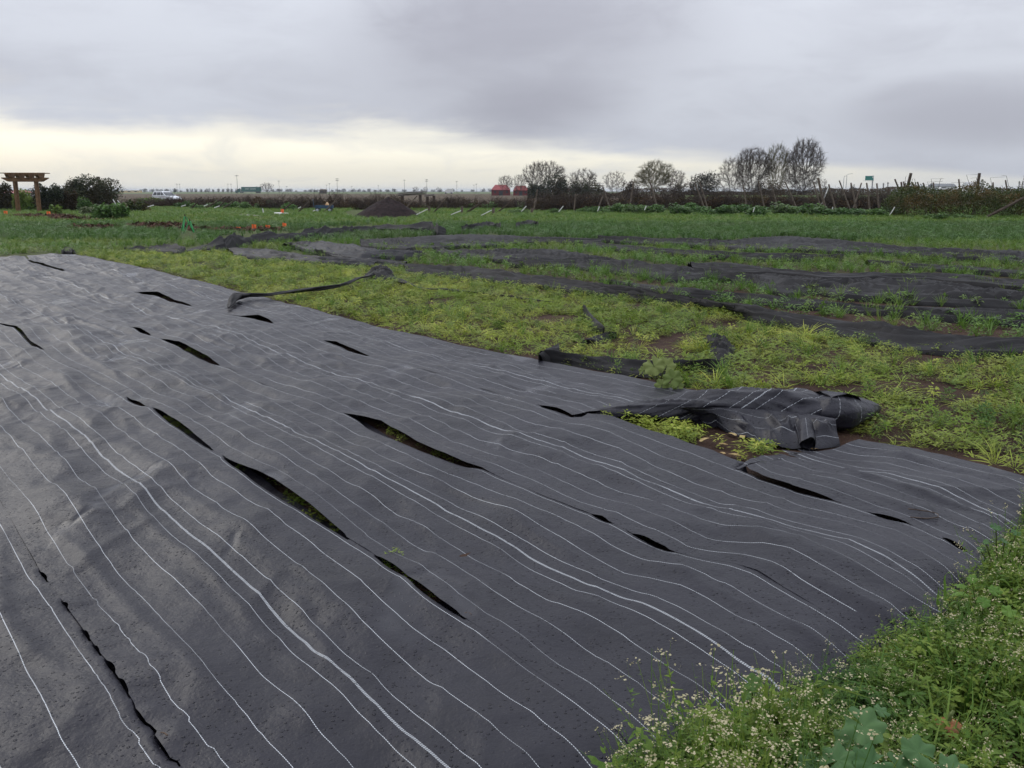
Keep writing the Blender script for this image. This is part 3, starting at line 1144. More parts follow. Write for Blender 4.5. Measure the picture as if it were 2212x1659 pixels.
# the second field: loose strips lying through the weeds, each its own piece
STRIPS = [
    ("light grey wet fabric strip at the far edge of the yellow weeds",
     [(490, 537), (573, 539), (639, 550), (705, 559), (815, 566)], [(503, 548), (565, 557), (617, 559), (683, 568), (806, 572)], 0.12, 0.10, 0.06, 71),
    ("longest loose fabric strip, bordering the pale weeds from the knot to the frame edge",
     [(872, 572), (1013, 579), (1101, 591), (1150, 598), (1239, 608), (1294, 621), (1438, 643), (1568, 662), (1678, 676), (1870, 701), (2062, 727), (2230, 744)],
     [(877, 589), (1013, 602), (1101, 613), (1150, 618), (1239, 629), (1294, 636), (1438, 655), (1563, 668), (1630, 693), (1726, 709), (1870, 735), (1942, 751), (2062, 762), (2230, 771)], 0.13, 0.06, 0.07, 72),
    ("slim fabric strip next behind the longest loose one",
     [(1294, 602), (1390, 614), (1486, 626), (1582, 634), (1678, 643), (1870, 658), (2062, 667), (2230, 673)],
     [(1294, 608), (1390, 623), (1486, 639), (1582, 644), (1707, 660), (1822, 668), (1918, 676), (2062, 688), (2230, 700)], 0.12, 0.08, 0.05, 73),
    ("widest loose fabric strip, with a notched lower edge",
     [(1100, 560), (1150, 561), (1294, 563), (1390, 569), (1486, 581), (1582, 591), (1678, 596), (1774, 604), (1894, 605), (2014, 609), (2110, 623), (2230, 636)],
     [(1100, 572), (1150, 575), (1246, 577), (1390, 595), (1438, 604), (1510, 605), (1558, 604), (1630, 610), (1649, 624), (1702, 634), (1764, 629), (1822, 641), (1942, 648), (2014, 653), (2230, 661)], 0.12, 0.08, 0.08, 74),
    ("fabric strip touching the upper edge of the widest loose one",
     [(1486, 568), (1582, 571), (1678, 582), (1750, 589), (1870, 592), (2014, 592), (2110, 597), (2230, 611)],
     [(1496, 579), (1582, 586), (1726, 595), (1774, 600), (1894, 601), (2014, 604), (2086, 612), (2230, 623)], 0.13, 0.10, 0.05, 75),
    ("short thin fabric strip at the frame edge, between two weedy bands",
     [(1870, 563), (1966, 570), (2062, 575), (2230, 586)], [(1880, 569), (1966, 577), (2062, 583), (2230, 594)], 0.12, 0.09, 0.04, 76),
    ("thin fabric strip just below the farthest long one",
     [(1260, 522), (1342, 530), (1419, 539), (1534, 544), (1630, 551), (1726, 550), (1822, 552)], [(1260, 531), (1342, 540), (1419, 546), (1534, 554), (1630, 559), (1726, 559), (1822, 557)], 0.13, 0.10, 0.06, 77),
    ("farthest long fabric strip, humped, against the tall green weeds",
     [(1290, 514), (1419, 516), (1582, 520), (1630, 515), (1702, 511), (1798, 518), (1870, 525), (1942, 534), (2062, 540), (2230, 543)],
     [(1298, 520), (1419, 526), (1510, 531), (1606, 538), (1726, 539), (1798, 543), (1928, 548), (2014, 555), (2110, 559), (2230, 569)], 0.16, 0.10, 0.07, 78),
    ("dull fabric strip running from the crumpled ridge toward the farthest long strip",
     [(777, 519), (880, 514), (931, 510), (995, 507), (1062, 508), (1150, 512), (1299, 518)], [(780, 531), (816, 534), (880, 539), (918, 537), (982, 532), (1062, 530), (1150, 524), (1299, 524)], 0.14, 0.10, 0.06, 79),
    ("mid-field fabric strip under the dull one, ending in a point",
     [(938, 537), (982, 541), (1062, 543), (1128, 540), (1200, 540), (1270, 551), (1330, 562)], [(941, 542), (969, 550), (1007, 556), (1062, 562), (1128, 567), (1239, 574), (1330, 571)], 0.13, 0.09, 0.07, 80),
    ("broad dark fabric patch between the light grey strip and the crumpled ridge",
     [(608, 530), (695, 523), (764, 530), (790, 536), (828, 543), (880, 543), (918, 549)], [(629, 533), (675, 543), (726, 554), (777, 557), (828, 556), (880, 556), (918, 553)], 0.13, 0.10, 0.08, 81),
    ("dark fabric strip meeting the end of the light grey one",
     [(675, 541), (751, 557), (803, 563), (880, 565)], [(690, 548), (740, 562), (803, 571), (870, 575)], 0.12, 0.08, 0.06, 82),
    ("small grey fabric scrap in tall grass beyond the crumpled ridge",
     [(997, 490), (1025, 486), (1053, 480), (1082, 486)], [(999, 494), (1030, 492), (1056, 488), (1082, 490)], 0.3, 0.22, 0.08, 83),
    ("small dark fabric lump farthest out in the tall grass",
     [(1114, 484), (1128, 479), (1142, 477), (1163, 481)], [(1115, 487), (1128, 486), (1142, 486), (1162, 486)], 0.3, 0.2, 0.08, 84),
    ("flat dark fabric piece before the left end of the crumpled ridge",
     [(268, 536), (328, 534), (379, 528), (400, 537)], [(268, 541), (328, 543), (384, 548), (402, 545)], 0.12, 0.06, 0.07, 85),
    ("small black fabric lump in grass above the big sheet's far edge",
     [(133, 541), (143, 534), (155, 537), (160, 541)], [(133, 545), (143, 546), (155, 546), (160, 544)], 0.14, 0.06, 0.04, 86),
]
STRIP_POLYS = []
for label, top, bot, zt, zb, amp, seed in STRIPS:
    # strips that leave the view run on beyond it
    for e_ in (top, bot):
        if e_[-1][0] >= 2230:
            (xa_, ya_), (xb_, yb_) = e_[-2], e_[-1]
            e_.append((2700, yb_ + (yb_ - ya_) / (xb_ - xa_) * (2700 - xb_) * 0.8))
    light = "light grey" in label
    o = ribbon("fabric_strip", top, bot, FABRIC_WET if light else FABRIC_PLAIN, zt=zt * 0.9, zb=zb * 0.75, amp=amp * 1.1, seed=seed, nv=34, fold=4.2)
    tag(o, label, "fabric", "loose fabric strips in the weedy field")
    STRIP_POLYS.append(top + bot[::-1])


def ridge(name, top, bot, seed, mat):
    """long crumpled heap of cloth"""
    n, m = 420, 40
    A, B = resample(top, n), resample(bot, n)
    P = np.zeros((n, m, 3))
    pb = np.array([G(x, y, 0.02) for x, y in B])
    pt = np.array([D(a[0], a[1], p[1] + 0.45) for a, p in zip(A, pb)])
    s = np.concatenate(([0], np.cumsum(np.linalg.norm(np.diff(pb, axis=0), axis=1))))
    for j in range(m):
        t = j / (m - 1)
        # front slope up to the crest, then down behind
        k = min(1.0, t / 0.62)
        p = pb * (1 - k) + pt * k
        fd = fbm(s * 1.3 + t * 1.5, s * 0.2 + t * 3.2, 3, seed)
        cr = (1 - np.abs(fbm(s * 0.9 - t * 2.2, s * 0.3 + t * 2.0, 2, seed + 4))) ** 4
        prof = math.sin(k * math.pi / 2) ** 0.8
        hh = np.maximum(pt[:, 2], 0.05)
        p[:, 2] = hh * prof * (0.80 + 0.34 * fd + 0.42 * cr * (1 if k < 1 else .4))
        p[:, 1] += 0.22 * fd * (1 - abs(2 * k - 1)) + 0.1 * cr
        if t > 0.62:
            q = (t - 0.62) / 0.38
            p[:, 1] += q * 0.7
            p[:, 2] *= (1 - q)
        if j == 0:
            p[:, 2] = 0.0
        P[:, j] = p
    return link(name, grid_mesh(name, P, mat, np.full((n, m, 2), -5.0)))


o = ridge("fabric_strip", [(400, 540), (425, 536), (448, 530), (479, 514), (511, 507), (547, 508), (572, 501), (593, 505), (670, 496), (713, 491), (751, 492), (790, 490), (828, 488), (880, 481), (905, 484), (936, 483), (963, 497)],
          [(402, 545), (425, 545), (486, 542), (520, 532), (554, 527), (600, 523), (639, 520), (700, 514), (759, 506), (774, 503), (810, 501), (880, 503), (931, 504), (945, 510), (963, 509)], 91, FABRIC_PLAIN)
tag(o, "long crumpled ridge of heaped dark fabric across the middle of the field", "fabric", "loose fabric strips in the weedy field")
STRIP_POLYS.append([(400, 537), (448, 528), (479, 512), (511, 505), (593, 503), (713, 490), (880, 480), (963, 495), (963, 510), (880, 503), (759, 506), (639, 520), (554, 527), (486, 542), (402, 546)])

# wire pins that hold the cloth down
WIRE = rough_mat("rusty_wire", (0.05, 0.03, 0.02), (0.13, 0.10, 0.08), 30, 0.6, 0.1, metallic=0.6)


def pin(pts, label, rad=0.0022):
    c = []
    for x, y in pts:
        p = G(x, y, Z0)
        z = float(sheet_height(np.array([p[0]]), np.array([p[1]]))[0])
        p = G(x, y, z + 0.012)
        c.append(p)
    c = resample(np.array(c), 14)
    o = MB().tube(c, rad, 6).build("ground_staple", WIRE, smooth_=True)
    tag(o, label, "staple", "wire staples pinning the fabric")


pin([(1962, 1099), (2008, 1105), (2022, 1108), (2028, 1112), (2027, 1118), (2000, 1120), (1966, 1117)], "bent rusty wire staple lying on the torn fabric piece", 0.0028)
pin([(341, 1588), (348, 1583), (356, 1584), (362, 1589)], "pale wire staple pinning the dotted seam at the bottom of the frame", 0.003)
pin([(1001, 1330), (1005, 1324), (1012, 1323), (1018, 1328)], "small wire staple pinning the seam below the long weedy gap", 0.003)

# ------------------------------------------------------------------ weeds
LUSH = leaf_mat("leaf_lush", (0.070, 0.150, 0.024), (0.135, 0.235, 0.042), 0.4, 0.32, 0.5, (0.165, 0.225, 0.046))
DARKG = leaf_mat("leaf_dark", (0.050, 0.112, 0.026), (0.095, 0.180, 0.042), 0.4, 0.3, 0.3, (0.090, 0.145, 0.045))
PALE = leaf_mat("leaf_pale", (0.270, 0.345, 0.045), (0.480, 0.500, 0.110), 0.5, 0.38, 0.5, (0.205, 0.310, 0.045))
CLOV = leaf_mat("leaf_clover", (0.120, 0.195, 0.028), (0.225, 0.290, 0.045), 0.45, 0.36, 0.9, (0.270, 0.300, 0.055))
FLOWLEAF = leaf_mat("leaf_flowering", (0.078, 0.150, 0.022), (0.185, 0.250, 0.040), 0.5, 0.34, 2.0, (0.055, 0.118, 0.022))
PETAL = leaf_mat("petal_white", (0.34, 0.31, 0.17), (0.56, 0.50, 0.33), 0.6, 0.3)
MALLOW = leaf_mat("leaf_mallow", (0.048, 0.112, 0.036), (0.085, 0.160, 0.058), 0.42, 0.25, 14.0, (0.075, 0.150, 0.055))
BROWNL = leaf_mat("leaf_brown", (0.040, 0.024, 0.014), (0.095, 0.060, 0.032), 0.7, 0.15, 0.35, (0.062, 0.050, 0.022))
HEDGEL = leaf_mat("leaf_hedge", (0.036, 0.056, 0.013), (0.088, 0.100, 0.024), 0.5, 0.2, 0.8, (0.110, 0.072, 0.022))
STEMG = rough_mat("green_stem", (0.07, 0.10, 0.03), (0.12, 0.14, 0.05), 8, 0.6, 0)


def leaf(mb, base, d, up, ln, wd, bend=0.3, mi=0, seg=2):
    """one leaf blade: narrow quads along a bent midrib"""
    d = np.array(d, float)
    d /= np.linalg.norm(d) + 1e-9
    up = np.array(up, float)
    side = np.cross(d, up)
    if np.linalg.norm(side) < 1e-4:
        side = np.array((1.0, 0, 0))
    side /= np.linalg.norm(side)
    n = np.cross(side, d)
    vs_, fs = [], []
    for i in range(seg + 1):
        t = i / seg
        c = np.array(base) + d * ln * t - n * (-1) * 0 + n * (-bend * ln * t * t)
        w = wd * (0.35 + 0.65 * math.sin(math.pi * min(1, t * 0.85 + 0.15))) * 0.5 if t < 1 else wd * 0.06
        vs_ += [c - side * w, c + side * w]
        if i:
            k = 2 * i
            fs.append((k - 2, k - 1, k + 1, k))
    mb.add(vs_, fs, mi)


def rnd(a, b):
    return random.uniform(a, b)


def proto_grass(n, h, w, droop, lie=0.0):
    mb = MB()
    for _ in range(n):
        a = rnd(0, 6.283)
        tilt = rnd(0.1, 0.7) + lie
        d = (math.cos(a) * tilt, math.sin(a) * tilt, 1.0)
        r = rnd(0, 0.05)
        leaf(mb, (math.cos(a) * r, math.sin(a) * r, 0), d, (0, 0, 1), h * rnd(0.5, 1.1), w * rnd(0.7, 1.3), droop * rnd(0.4, 1.4), 0, 3)
    return mb


def proto_broad(n, h, lw, ll):
    """bushy broad-leaved weed"""
    mb = MB()
    for _ in range(n):
        a = rnd(0, 6.283)
        z = h * rnd(0.05, 1.0)
        r = rnd(0.0, 0.5) * h * (1.1 - 0.5 * z / h)
        d = (math.cos(a), math.sin(a), rnd(-0.2, 0.7))
        leaf(mb, (math.cos(a) * r, math.sin(a) * r, z), d, (rnd(-.4, .4), rnd(-.4, .4), 1), ll * rnd(0.6, 1.2), lw * rnd(0.7, 1.2), rnd(0.1, 0.5))
    return mb


def proto_clover(n, h, rad):
    mb = MB()
    for _ in range(n):
        a, r = rnd(0, 6.283), rad * math.sqrt(rnd(0, 1))
        z = h * rnd(0.2, 1.0) * (1 - 0.4 * (r / rad) ** 2)
        c = (math.cos(a) * r, math.sin(a) * r, z)
        b = rnd(0, 6.28)
        for k in range(3):
            q = b + k * 2.09
            leaf(mb, c, (math.cos(q), math.sin(q), rnd(-0.1, 0.5)), (0, 0, 1), rnd(0.014, 0.026), rnd(0.012, 0.02), 0.15, 0, 1)
    return mb


def proto_flower(n, h):
    """thin branching stems, tiny leaves and pods, heads of small white flowers"""
    mb = MB()
    for _ in range(n):
        a = rnd(0, 6.283)
        r = rnd(0, 0.05)
        lean = rnd(0.05, 0.5)
        hh = h * rnd(0.6, 1.15)
        b = np.array((math.cos(a) * r, math.sin(a) * r, 0))
        d = np.array((math.cos(a) * lean, math.sin(a) * lean, 1.0))
        d /= np.linalg.norm(d)
        top = b + d * hh
        side = np.array((-math.sin(a), math.cos(a), 0)) * 0.0011
        mb.add([b - side, b + side, top + side * .6, top - side * .6], [(0, 1, 2, 3)], 0)
        for _ in range(13):
            t = rnd(0.05, 0.9)
            q = rnd(0, 6.283)
            p = b + d * hh * t
            leaf(mb, p, (math.cos(q), math.sin(q), rnd(0, 0.8)), (0, 0, 1), rnd(0.018, 0.04) * (1.25 - t), rnd(0.006, 0.013), 0.25, 0, 1)
        for k in range(random.choice((0, 1, 1, 2))):
            q = rnd(0, 6.283)
            t = rnd(0.62, 1.0) if k else 1.0
            p = b + d * hh * t + (np.array((math.cos(q), math.sin(q), 0.8)) * rnd(0.02, 0.05) if k else 0)
            for _ in range(6):
                c = p + np.array((rnd(-1, 1), rnd(-1, 1), rnd(-.6, .6))) * 0.011
                s_ = rnd(0.0022, 0.0038)
                u1 = np.array((rnd(-1, 1), rnd(-1, 1), rnd(-.4, .4)))
                u1 /= np.linalg.norm(u1)
                u2 = np.cross(u1, (rnd(-.3, .3), rnd(-.3, .3), 1))
                mb.add([c - u1 * s_, c + u2 * s_, c + u1 * s_, c - u2 * s_], [(0, 1, 2, 3)], 1)
    return mb


def mallow_leaf(mb, c, n, rad, mi=0, twist=0.0):
    """round lobed leaf with a wavy rim"""
    n = Vector(tuple(map(float, n))).normalized()
    a = n.orthogonal().normalized()
    b = n.cross(a)
    c = Vector(tuple(map(float, c)))
    k = 31 if rad < 0.033 else 51
    vs_ = [c - n * rad * 0.16]
    rings = (0.3, 0.6, 0.85, 1.0)
    for rr in rings:
        for i in range(k):
            an = twist + math.pi * 0.06 + i / (k - 1) * math.pi * 1.88
            q = an - twist
            lobe = 1 + (0.10 * math.cos(q * 6.4) + 0.025 * math.cos(q * 26)) * rr ** 3
            zz = (0.13 * math.cos(q * 6.4) + 0.05 * math.sin(q * 2.3 + twist)) * rr ** 2
            vs_.append(c + (a * math.cos(an) + b * math.sin(an)) * rad * rr * lobe + n * rad * (zz - 0.16 * (1 - rr) ** 1.4 - 0.10 * rr ** 4))
    fs = [(0, 1 + i, 2 + i) for i in range(k - 1)]
    for g_ in range(len(rings) - 1):
        o_ = 1 + g_ * k
        fs += [(o_ + i, o_ + k + i, o_ + k + i + 1, o_ + i + 1) for i in range(k - 1)]
    mb.add(vs_, fs, mi)


def proto_mallow(n, h, rad):
    mb = MB()
    for _ in range(n):
        a = rnd(0, 6.283)
        r = rnd(0, 0.9) * h
        z = h * rnd(0.4, 1.0) * (1 - 0.35 * (r / h))
        c = (math.cos(a) * r, math.sin(a) * r, z)
        mallow_leaf(mb, c, (math.cos(a) * rnd(0, .6), math.sin(a) * rnd(0, .6), 1), rad * rnd(0.6, 1.1), 0, rnd(0, 6))
    return mb


PROTO = bpy.data.collections.new("plant_kinds")


def kinds(name, builders, mats):
    """a collection of plant variants to scatter"""
    c = bpy.data.collections.new(name)
    for i, mb in enumerate(builders):
        o = bpy.data.objects.new("%s_%02d" % (name, i), mb.mesh(name, mats))
        c.objects.link(o)
    return c


K_GRASS = kinds("grass_tuft", [proto_grass(22, 0.30, 0.010, 0.35) for _ in range(5)], [LUSH])
K_GRASSD = kinds("tall_grass_tuft", [proto_grass(22, 0.42, 0.013, 0.35) for _ in range(5)], [DARKG])
K_PALE = kinds("pale_grass_tuft", [proto_grass(20, 0.20, 0.008, 0.9, 0.9) for _ in range(6)], [PALE])
K_BROAD = kinds("broad_weed", [proto_broad(34, 0.22, 0.035, 0.06) for _ in range(5)], [LUSH])
K_BROADD = kinds("dark_weed", [proto_broad(34, 0.32, 0.05, 0.08) for _ in range(5)], [DARKG])
K_PBROAD = kinds("pale_weed", [proto_broad(34, 0.10, 0.012, 0.034) for _ in range(5)], [PALE])
K_CLOVER = kinds("clover", [proto_clover(34, 0.09, 0.10) for _ in range(5)], [CLOV])
K_FLOWER = kinds("flowering_weed", [proto_flower(7, 0.30) for _ in range(7)], [FLOWLEAF, PETAL])
K_LOWW = kinds("low_weed", [proto_broad(64, 0.13, 0.010, 0.024) for _ in range(5)], [FLOWLEAF])
K_MALLOW = kinds("mallow", [proto_mallow(9, 0.16, 0.032) for _ in range(4)], [MALLOW])


def scatter(name, label, pts, coll, nvar, smin, smax, tilt=0.25, scl=None, cat=None):
    n = len(pts)
    if n == 0:
        return None
    me = bpy.data.meshes.new(name)
    me.vertices.add(n)
    me.vertices.foreach_set('co', np.asarray(pts, np.float32).reshape(-1))
    a = me.attributes.new('turn', 'FLOAT_VECTOR', 'POINT')
    rot = np.stack((rng.normal(0, tilt, n), rng.normal(0, tilt, n), rng.uniform(0, 6.283, n)), 1).astype(np.float32)
    a.data.foreach_set('vector', rot.reshape(-1))
    a = me.attributes.new('size', 'FLOAT', 'POINT')
    s = rng.uniform(smin, smax, n) * (1 if scl is None else scl)
    a.data.foreach_set('value', s.astype(np.float32))
    a = me.attributes.new('variant', 'INT', 'POINT')
    a.data.foreach_set('value', rng.integers(0, nvar, n).astype(np.int32))
    o = link(name, me)
    tag(o, label, cat or "weeds", kind='stuff')
    ng = bpy.data.node_groups.new(name + "_scatter", 'GeometryNodeTree')
    ng.interface.new_socket('Geometry', in_out='INPUT', socket_type='NodeSocketGeometry')
    ng.interface.new_socket('Geometry', in_out='OUTPUT', socket_type='NodeSocketGeometry')
    gi, go = ng.nodes.new('NodeGroupInput'), ng.nodes.new('NodeGroupOutput')
    ip = ng.nodes.new('GeometryNodeInstanceOnPoints')
    ci = ng.nodes.new('GeometryNodeCollectionInfo')
    ci.inputs['Collection'].default_value = coll
    ci.inputs['Separate Children'].default_value = True
    ci.inputs['Reset Children'].default_value = True
    ip.inputs['Pick Instance'].default_value = True

    def named(nm, typ):
        k = ng.nodes.new('GeometryNodeInputNamedAttribute')
        k.data_type = typ
        k.inputs[0].default_value = nm
        return [x for x in k.outputs if x.enabled][0]
    lk = ng.links.new
    lk(gi.outputs[0], ip.inputs['Points'])
    lk(ci.outputs[0], ip.inputs['Instance'])
    lk(named('variant', 'INT'), ip.inputs['Instance Index'])
    lk(named('turn', 'FLOAT_VECTOR'), ip.inputs['Rotation'])
    lk(named('size', 'FLOAT'), ip.inputs['Scale'])
    lk(ip.outputs[0], go.inputs[0])
    md = o.modifiers.new("scatter", 'NODES')
    md.node_group = ng
    return o


def wedge(y0, y1, dens, half=0.66, extra=1.0):
    """random places in the view wedge between two distances; dens per square metre"""
    area = half * (y1 * y1 - y0 * y0) + 2 * extra * (y1 - y0)
    n = int(area * dens)
    y = np.sqrt(rng.uniform(y0 * y0, y1 * y1, n))
    x = rng.uniform(-1, 1, n) * (half * y + extra)
    return np.stack((x, y, np.zeros(n)), 1)


TARP = [(-400, 520), (0, 552), (50, 548), (160, 549), (330, 583), (480, 620), (760, 690), (1000, 746), (1280, 800), (1550, 851), (1400, 868), (1240, 902),
        (1300, 909), (1400, 938), (1500, 975), (1600, 1014), (1611, 1003), (1645, 985), (1700, 968), (1780, 963), (1863, 951), (1960, 968), (2130, 1008), (2290, 1054), (2290, 1090), (2160, 1200), (2090, 1278),
        (1960, 1348), (1840, 1428), (1760, 1496), (1640, 1550), (1440, 1635), (1150, 1800), (-600, 2400), (-1500, 1200)]
ROLLP = [(1245, 902), (1380, 872), (1600, 850), (1890, 858), (1895, 900), (1830, 945), (1800, 965), (1700, 970), (1560, 925), (1400, 908)]
PALE_POLY = [(150, 549), (330, 541), (400, 546), (490, 545), (683, 568), (806, 572), (1013, 602), (1239, 629), (1438, 655), (1563, 668), (1630, 693), (1726, 709), (1870, 735),
             (1942, 751), (2062, 762), (2230, 771), (2700, 800), (3300, 850), (3300, 1130), (2600, 1130), (2330, 1075), (2130, 1008), (1863, 951), (1550, 851), (1280, 800), (1000, 746), (760, 690), (480, 620), (330, 583)]
SOIL = [(1195, 692, 75, 13), (1375, 664, 38, 9), (1410, 745, 75, 22), (1470, 775, 70, 14), (2015, 782, 85, 20), (1950, 838, 110, 20), (2110, 850, 60, 14), (1790, 846, 110, 12), (1560, 705, 60, 8),
        (950, 655, 35, 7), (430, 572, 60, 5), (560, 563, 50, 4), (480, 583, 40, 4), (350, 578, 25, 4), (1480, 727, 40, 9), (1060, 745, 25, 5), (1580, 975, 75, 24), (1500, 955, 40, 10), (1560, 990, 60, 14), (590, 560, 80, 4)]


def keep(pts, veto_strips=True, soil=True, thin_soil=0.10):
    q = proj(pts)
    k = ~inside(q, TARP) & ~inside(q, ROLLP)
    if veto_strips:
        tuft = (rng.random(len(q)) < 0.45) & (fbm(pts[:, 0] * 0.9, pts[:, 1] * 0.9, 2, 88) > 0.42)
        for p in STRIP_POLYS:
            k &= ~inside(q, p) | tuft
    if soil:
        wob = fbm(pts[:, 0] * 2.2, pts[:, 1] * 2.2, 3, 99) * 0.55
        for cx_, cy_, rx, ry in SOIL:
            d = ((q[:, 0] - cx_) / (rx * 0.88)) ** 2 + ((q[:, 1] - cy_) / (ry * 0.88)) ** 2
            k &= (d + wob * 1.5 > 1.0) | (rng.random(len(q)) < thin_soil)
    return k, q


# --- pale wilted plot beside the sheet
p = wedge(3.2, 26, 105, 0.9)
k, q = keep(p)
k &= inside(q, PALE_POLY)
p, q = p[k], q[k]
zone = fbm(p[:, 0] * 0.55, p[:, 1] * 0.55, 3, 201) + 0.5 * fbm(p[:, 0] * 2, p[:, 1] * 2, 2, 207)
right = np.clip((q[:, 0] - 1150) / 500, 0, 1)
u = rng.random(len(p))
mp_ = zone - 0.35 * right + 0.12
is_pale = u < np.clip(0.42 + 0.6 * mp_, 0.10, 0.82)
rest = ~is_pale
thin = rng.random(len(p)) < np.clip(0.95 + 0.9 * fbm(p[:, 0] * 1.4 + 5, p[:, 1] * 1.4, 3, 222), 0.25, 1)
is_pale &= thin
v = rng.random(len(p))
scatter("pale_grass", "yellowed wilted grass in the plot beside the fabric sheet", p[is_pale & (v < 0.62)], K_PALE, 6, 0.45, 1.0, cat="grass")
scatter("pale_weeds", "yellow green small weeds beside the fabric sheet", p[is_pale & (v >= 0.62)], K_PBROAD, 5, 0.5, 1.1)
scatter("clover_weeds", "low olive green clover weeds beside the fabric sheet", p[rest & (v < 0.62)], K_CLOVER, 5, 0.7, 1.4)
scatter("small_weeds", "small mid green weeds among the yellowed grass", p[rest & (v >= 0.62) & (v < 0.92) & thin], K_LOWW, 5, 0.5, 1.2)
scatter("grass", "scattered green grass tufts among the yellowed weeds", p[rest & (v > 0.955)], K_GRASS, 5, 0.35, 0.7)

TRI = [(1290, 911), (1420, 920), (1500, 932), (1640, 962), (1700, 974), (1640, 984), (1606, 1006), (1500, 973), (1400, 936)]
n = 4000
p = np.stack((rng.uniform(0.3, 3.2, n), rng.uniform(3.8, 7.0, n), np.zeros(n)), 1)
q = proj(p)
k = inside(q, TRI)
e = ((q[:, 0] - 1565) / 95) ** 2 + ((q[:, 1] - 968) / 30) ** 2 + 0.5 * fbm(p[:, 0] * 4, p[:, 1] * 4, 3, 17)
k &= (e > 1) | (rng.random(n) < 0.03)
p = p[k]
u = rng.random(len(p))
scatter("triangle_weeds", "yellow green weeds on the soil triangle below the rolled fabric", p[u < 0.4], K_PBROAD, 5, 0.6, 1.1)
scatter("triangle_clover", "low clover on the soil triangle below the rolled fabric", p[(u >= 0.4) & (u < .8)], K_CLOVER, 5, 0.5, 1.0)
scatter("triangle_grass", "wilted grass on the soil triangle below the rolled fabric", p[u > .93], K_PALE, 6, 0.6, 1.0, cat="grass")
# --- weeds between the loose strips, lush
p = wedge(8.5, 46, 24, 0.85)
k, q = keep(p, soil=False)
k &= ~inside(q, PALE_POLY)
p, q = p[k], q[k]
v = rng.random(len(p)) + 0.3 * fbm(p[:, 0] * 0.4, p[:, 1] * 0.4, 3, 301)
far = p[:, 1] > 30
clr = (np.abs(q[:, 0] - 405) < 22) & (q[:, 1] > 490) & (q[:, 1] < 530) & (rng.random(len(p)) < 0.85)
far &= ~clr
for cx_, cy_, rx, ry in [(345, 489, 75, 7), (500, 497, 110, 3.5), (200, 492, 60, 4)]:
    far &= ((q[:, 0] - cx_) / rx) ** 2 + ((q[:, 1] - cy_ - 2) / (ry + 1.5)) ** 2 > 1
near_strip = p[:, 1] < 30
scatter("lush_grass", "lush green grass between the loose fabric strips", p[near_strip & (v < 0.45)], K_GRASS, 5, 0.4, 0.85, cat="grass")
scatter("lush_weeds", "lush broad-leaved weeds between the loose fabric strips", p[near_strip & (v >= 0.45)], K_BROAD, 5, 0.4, 0.85)
scatter("tall_grass", "tall dark green grass beyond the fabric strips", p[far & (v < 0.55)], K_GRASSD, 5, 0.4, 0.8, cat="grass")
scatter("tall_weeds", "tall leafy weeds beyond the fabric strips", p[far & (v >= 0.55)], K_BROADD, 5, 0.4, 0.8)

# --- the green field further out, to the vine row
p = wedge(44, 100, 13.0)
q = proj(p)
dirt = [(95, 468, 75, 4), (190, 474, 80, 4), (345, 489, 75, 7), (500, 497, 110, 3.5), (200, 492, 60, 4)]
wob = 0.4 * fbm(p[:, 0] * .6, p[:, 1] * .6, 3, 5)
k = np.ones(len(p), bool)
for cx_, cy_, rx, ry in dirt:
    k &= (((q[:, 0] - cx_) / rx) ** 2 + ((q[:, 1] - cy_) / ry) ** 2 + wob > 1) | (rng.random(len(p)) < 0.05)
k &= ((q[:, 0] - 828) / 85) ** 2 + ((q[:, 1] - 462) / 12) ** 2 > 1
p = p[k]
LITTER = leaf_mat("leaf_litter", (0.060, 0.026, 0.018), (0.140, 0.066, 0.045), 0.8, 0.1, 1.2, (0.045, 0.028, 0.018))
K_LITTER = kinds("leaf_litter", [proto_broad(26, 0.06, 0.03, 0.06) for _ in range(4)], [LITTER])
lp = wedge(36, 96, 9.0)
lq = proj(lp)
lw_ = 0.4 * fbm(lp[:, 0] * .6, lp[:, 1] * .6, 3, 5)
lk = np.zeros(len(lp), bool)
for cx_, cy_, rx, ry in dirt:
    lk |= ((lq[:, 0] - cx_) / rx) ** 2 + ((lq[:, 1] - cy_) / ry) ** 2 + lw_ < 1.05
scatter("leaf_litter", "reddish brown leaf litter on the dug beds by the pergola", lp[lk], K_LITTER, 4, 0.9, 2.2, 0.3, cat="leaf litter")
v = rng.random(len(p)) + 0.4 * fbm(p[:, 0] * 0.15, p[:, 1] * 0.15, 3, 311)
scatter("field_grass", "green grass of the far side of the field", p[v < 0.6], K_GRASS, 5, 0.45, 0.95, cat="grass")
scatter("field_weeds", "leafy weeds of the far side of the field", p[v >= 0.6], K_BROAD, 5, 0.5, 1.1)

# --- tall flowering weeds at the near corner
FORE = [(2600, 1130), (2290, 1205), (2215, 1240), (2150, 1300), (2085, 1362), (1975, 1432), (1865, 1502), (1775, 1566), (1660, 1606), (1450, 1684), (1300, 1750), (1180, 1860), (1500, 3200), (4500, 3200), (4500, 1000)]
RIM = [(2600, 1010), (2225, 1115), (2145, 1205), (2080, 1285), (1965, 1355), (1845, 1435), (1760, 1502), (1645, 1552), (1430, 1640), (1280, 1708), (1150, 1840), (1180, 1870), (1320, 1760), (1460, 1694), (1670, 1616), (1785, 1576), (1875, 1512), (1985, 1442), (2095, 1372), (2160, 1310), (2225, 1250), (2600, 1140)]
n = 30000
p = np.stack((rng.uniform(-0.4, 5.5, n), rng.uniform(0.9, 5.2, n), np.zeros(n)), 1)
q = proj(p)
rim = inside(q, RIM)
pr = p[rim]
k = inside(q, FORE)
p, q = p[k], q[k]
dens = 0.70 + 0.8 * fbm(p[:, 0] * 2.0, p[:, 1] * 2.0, 3, 401)
p = p[rng.random(len(p)) < dens]
q = proj(p)
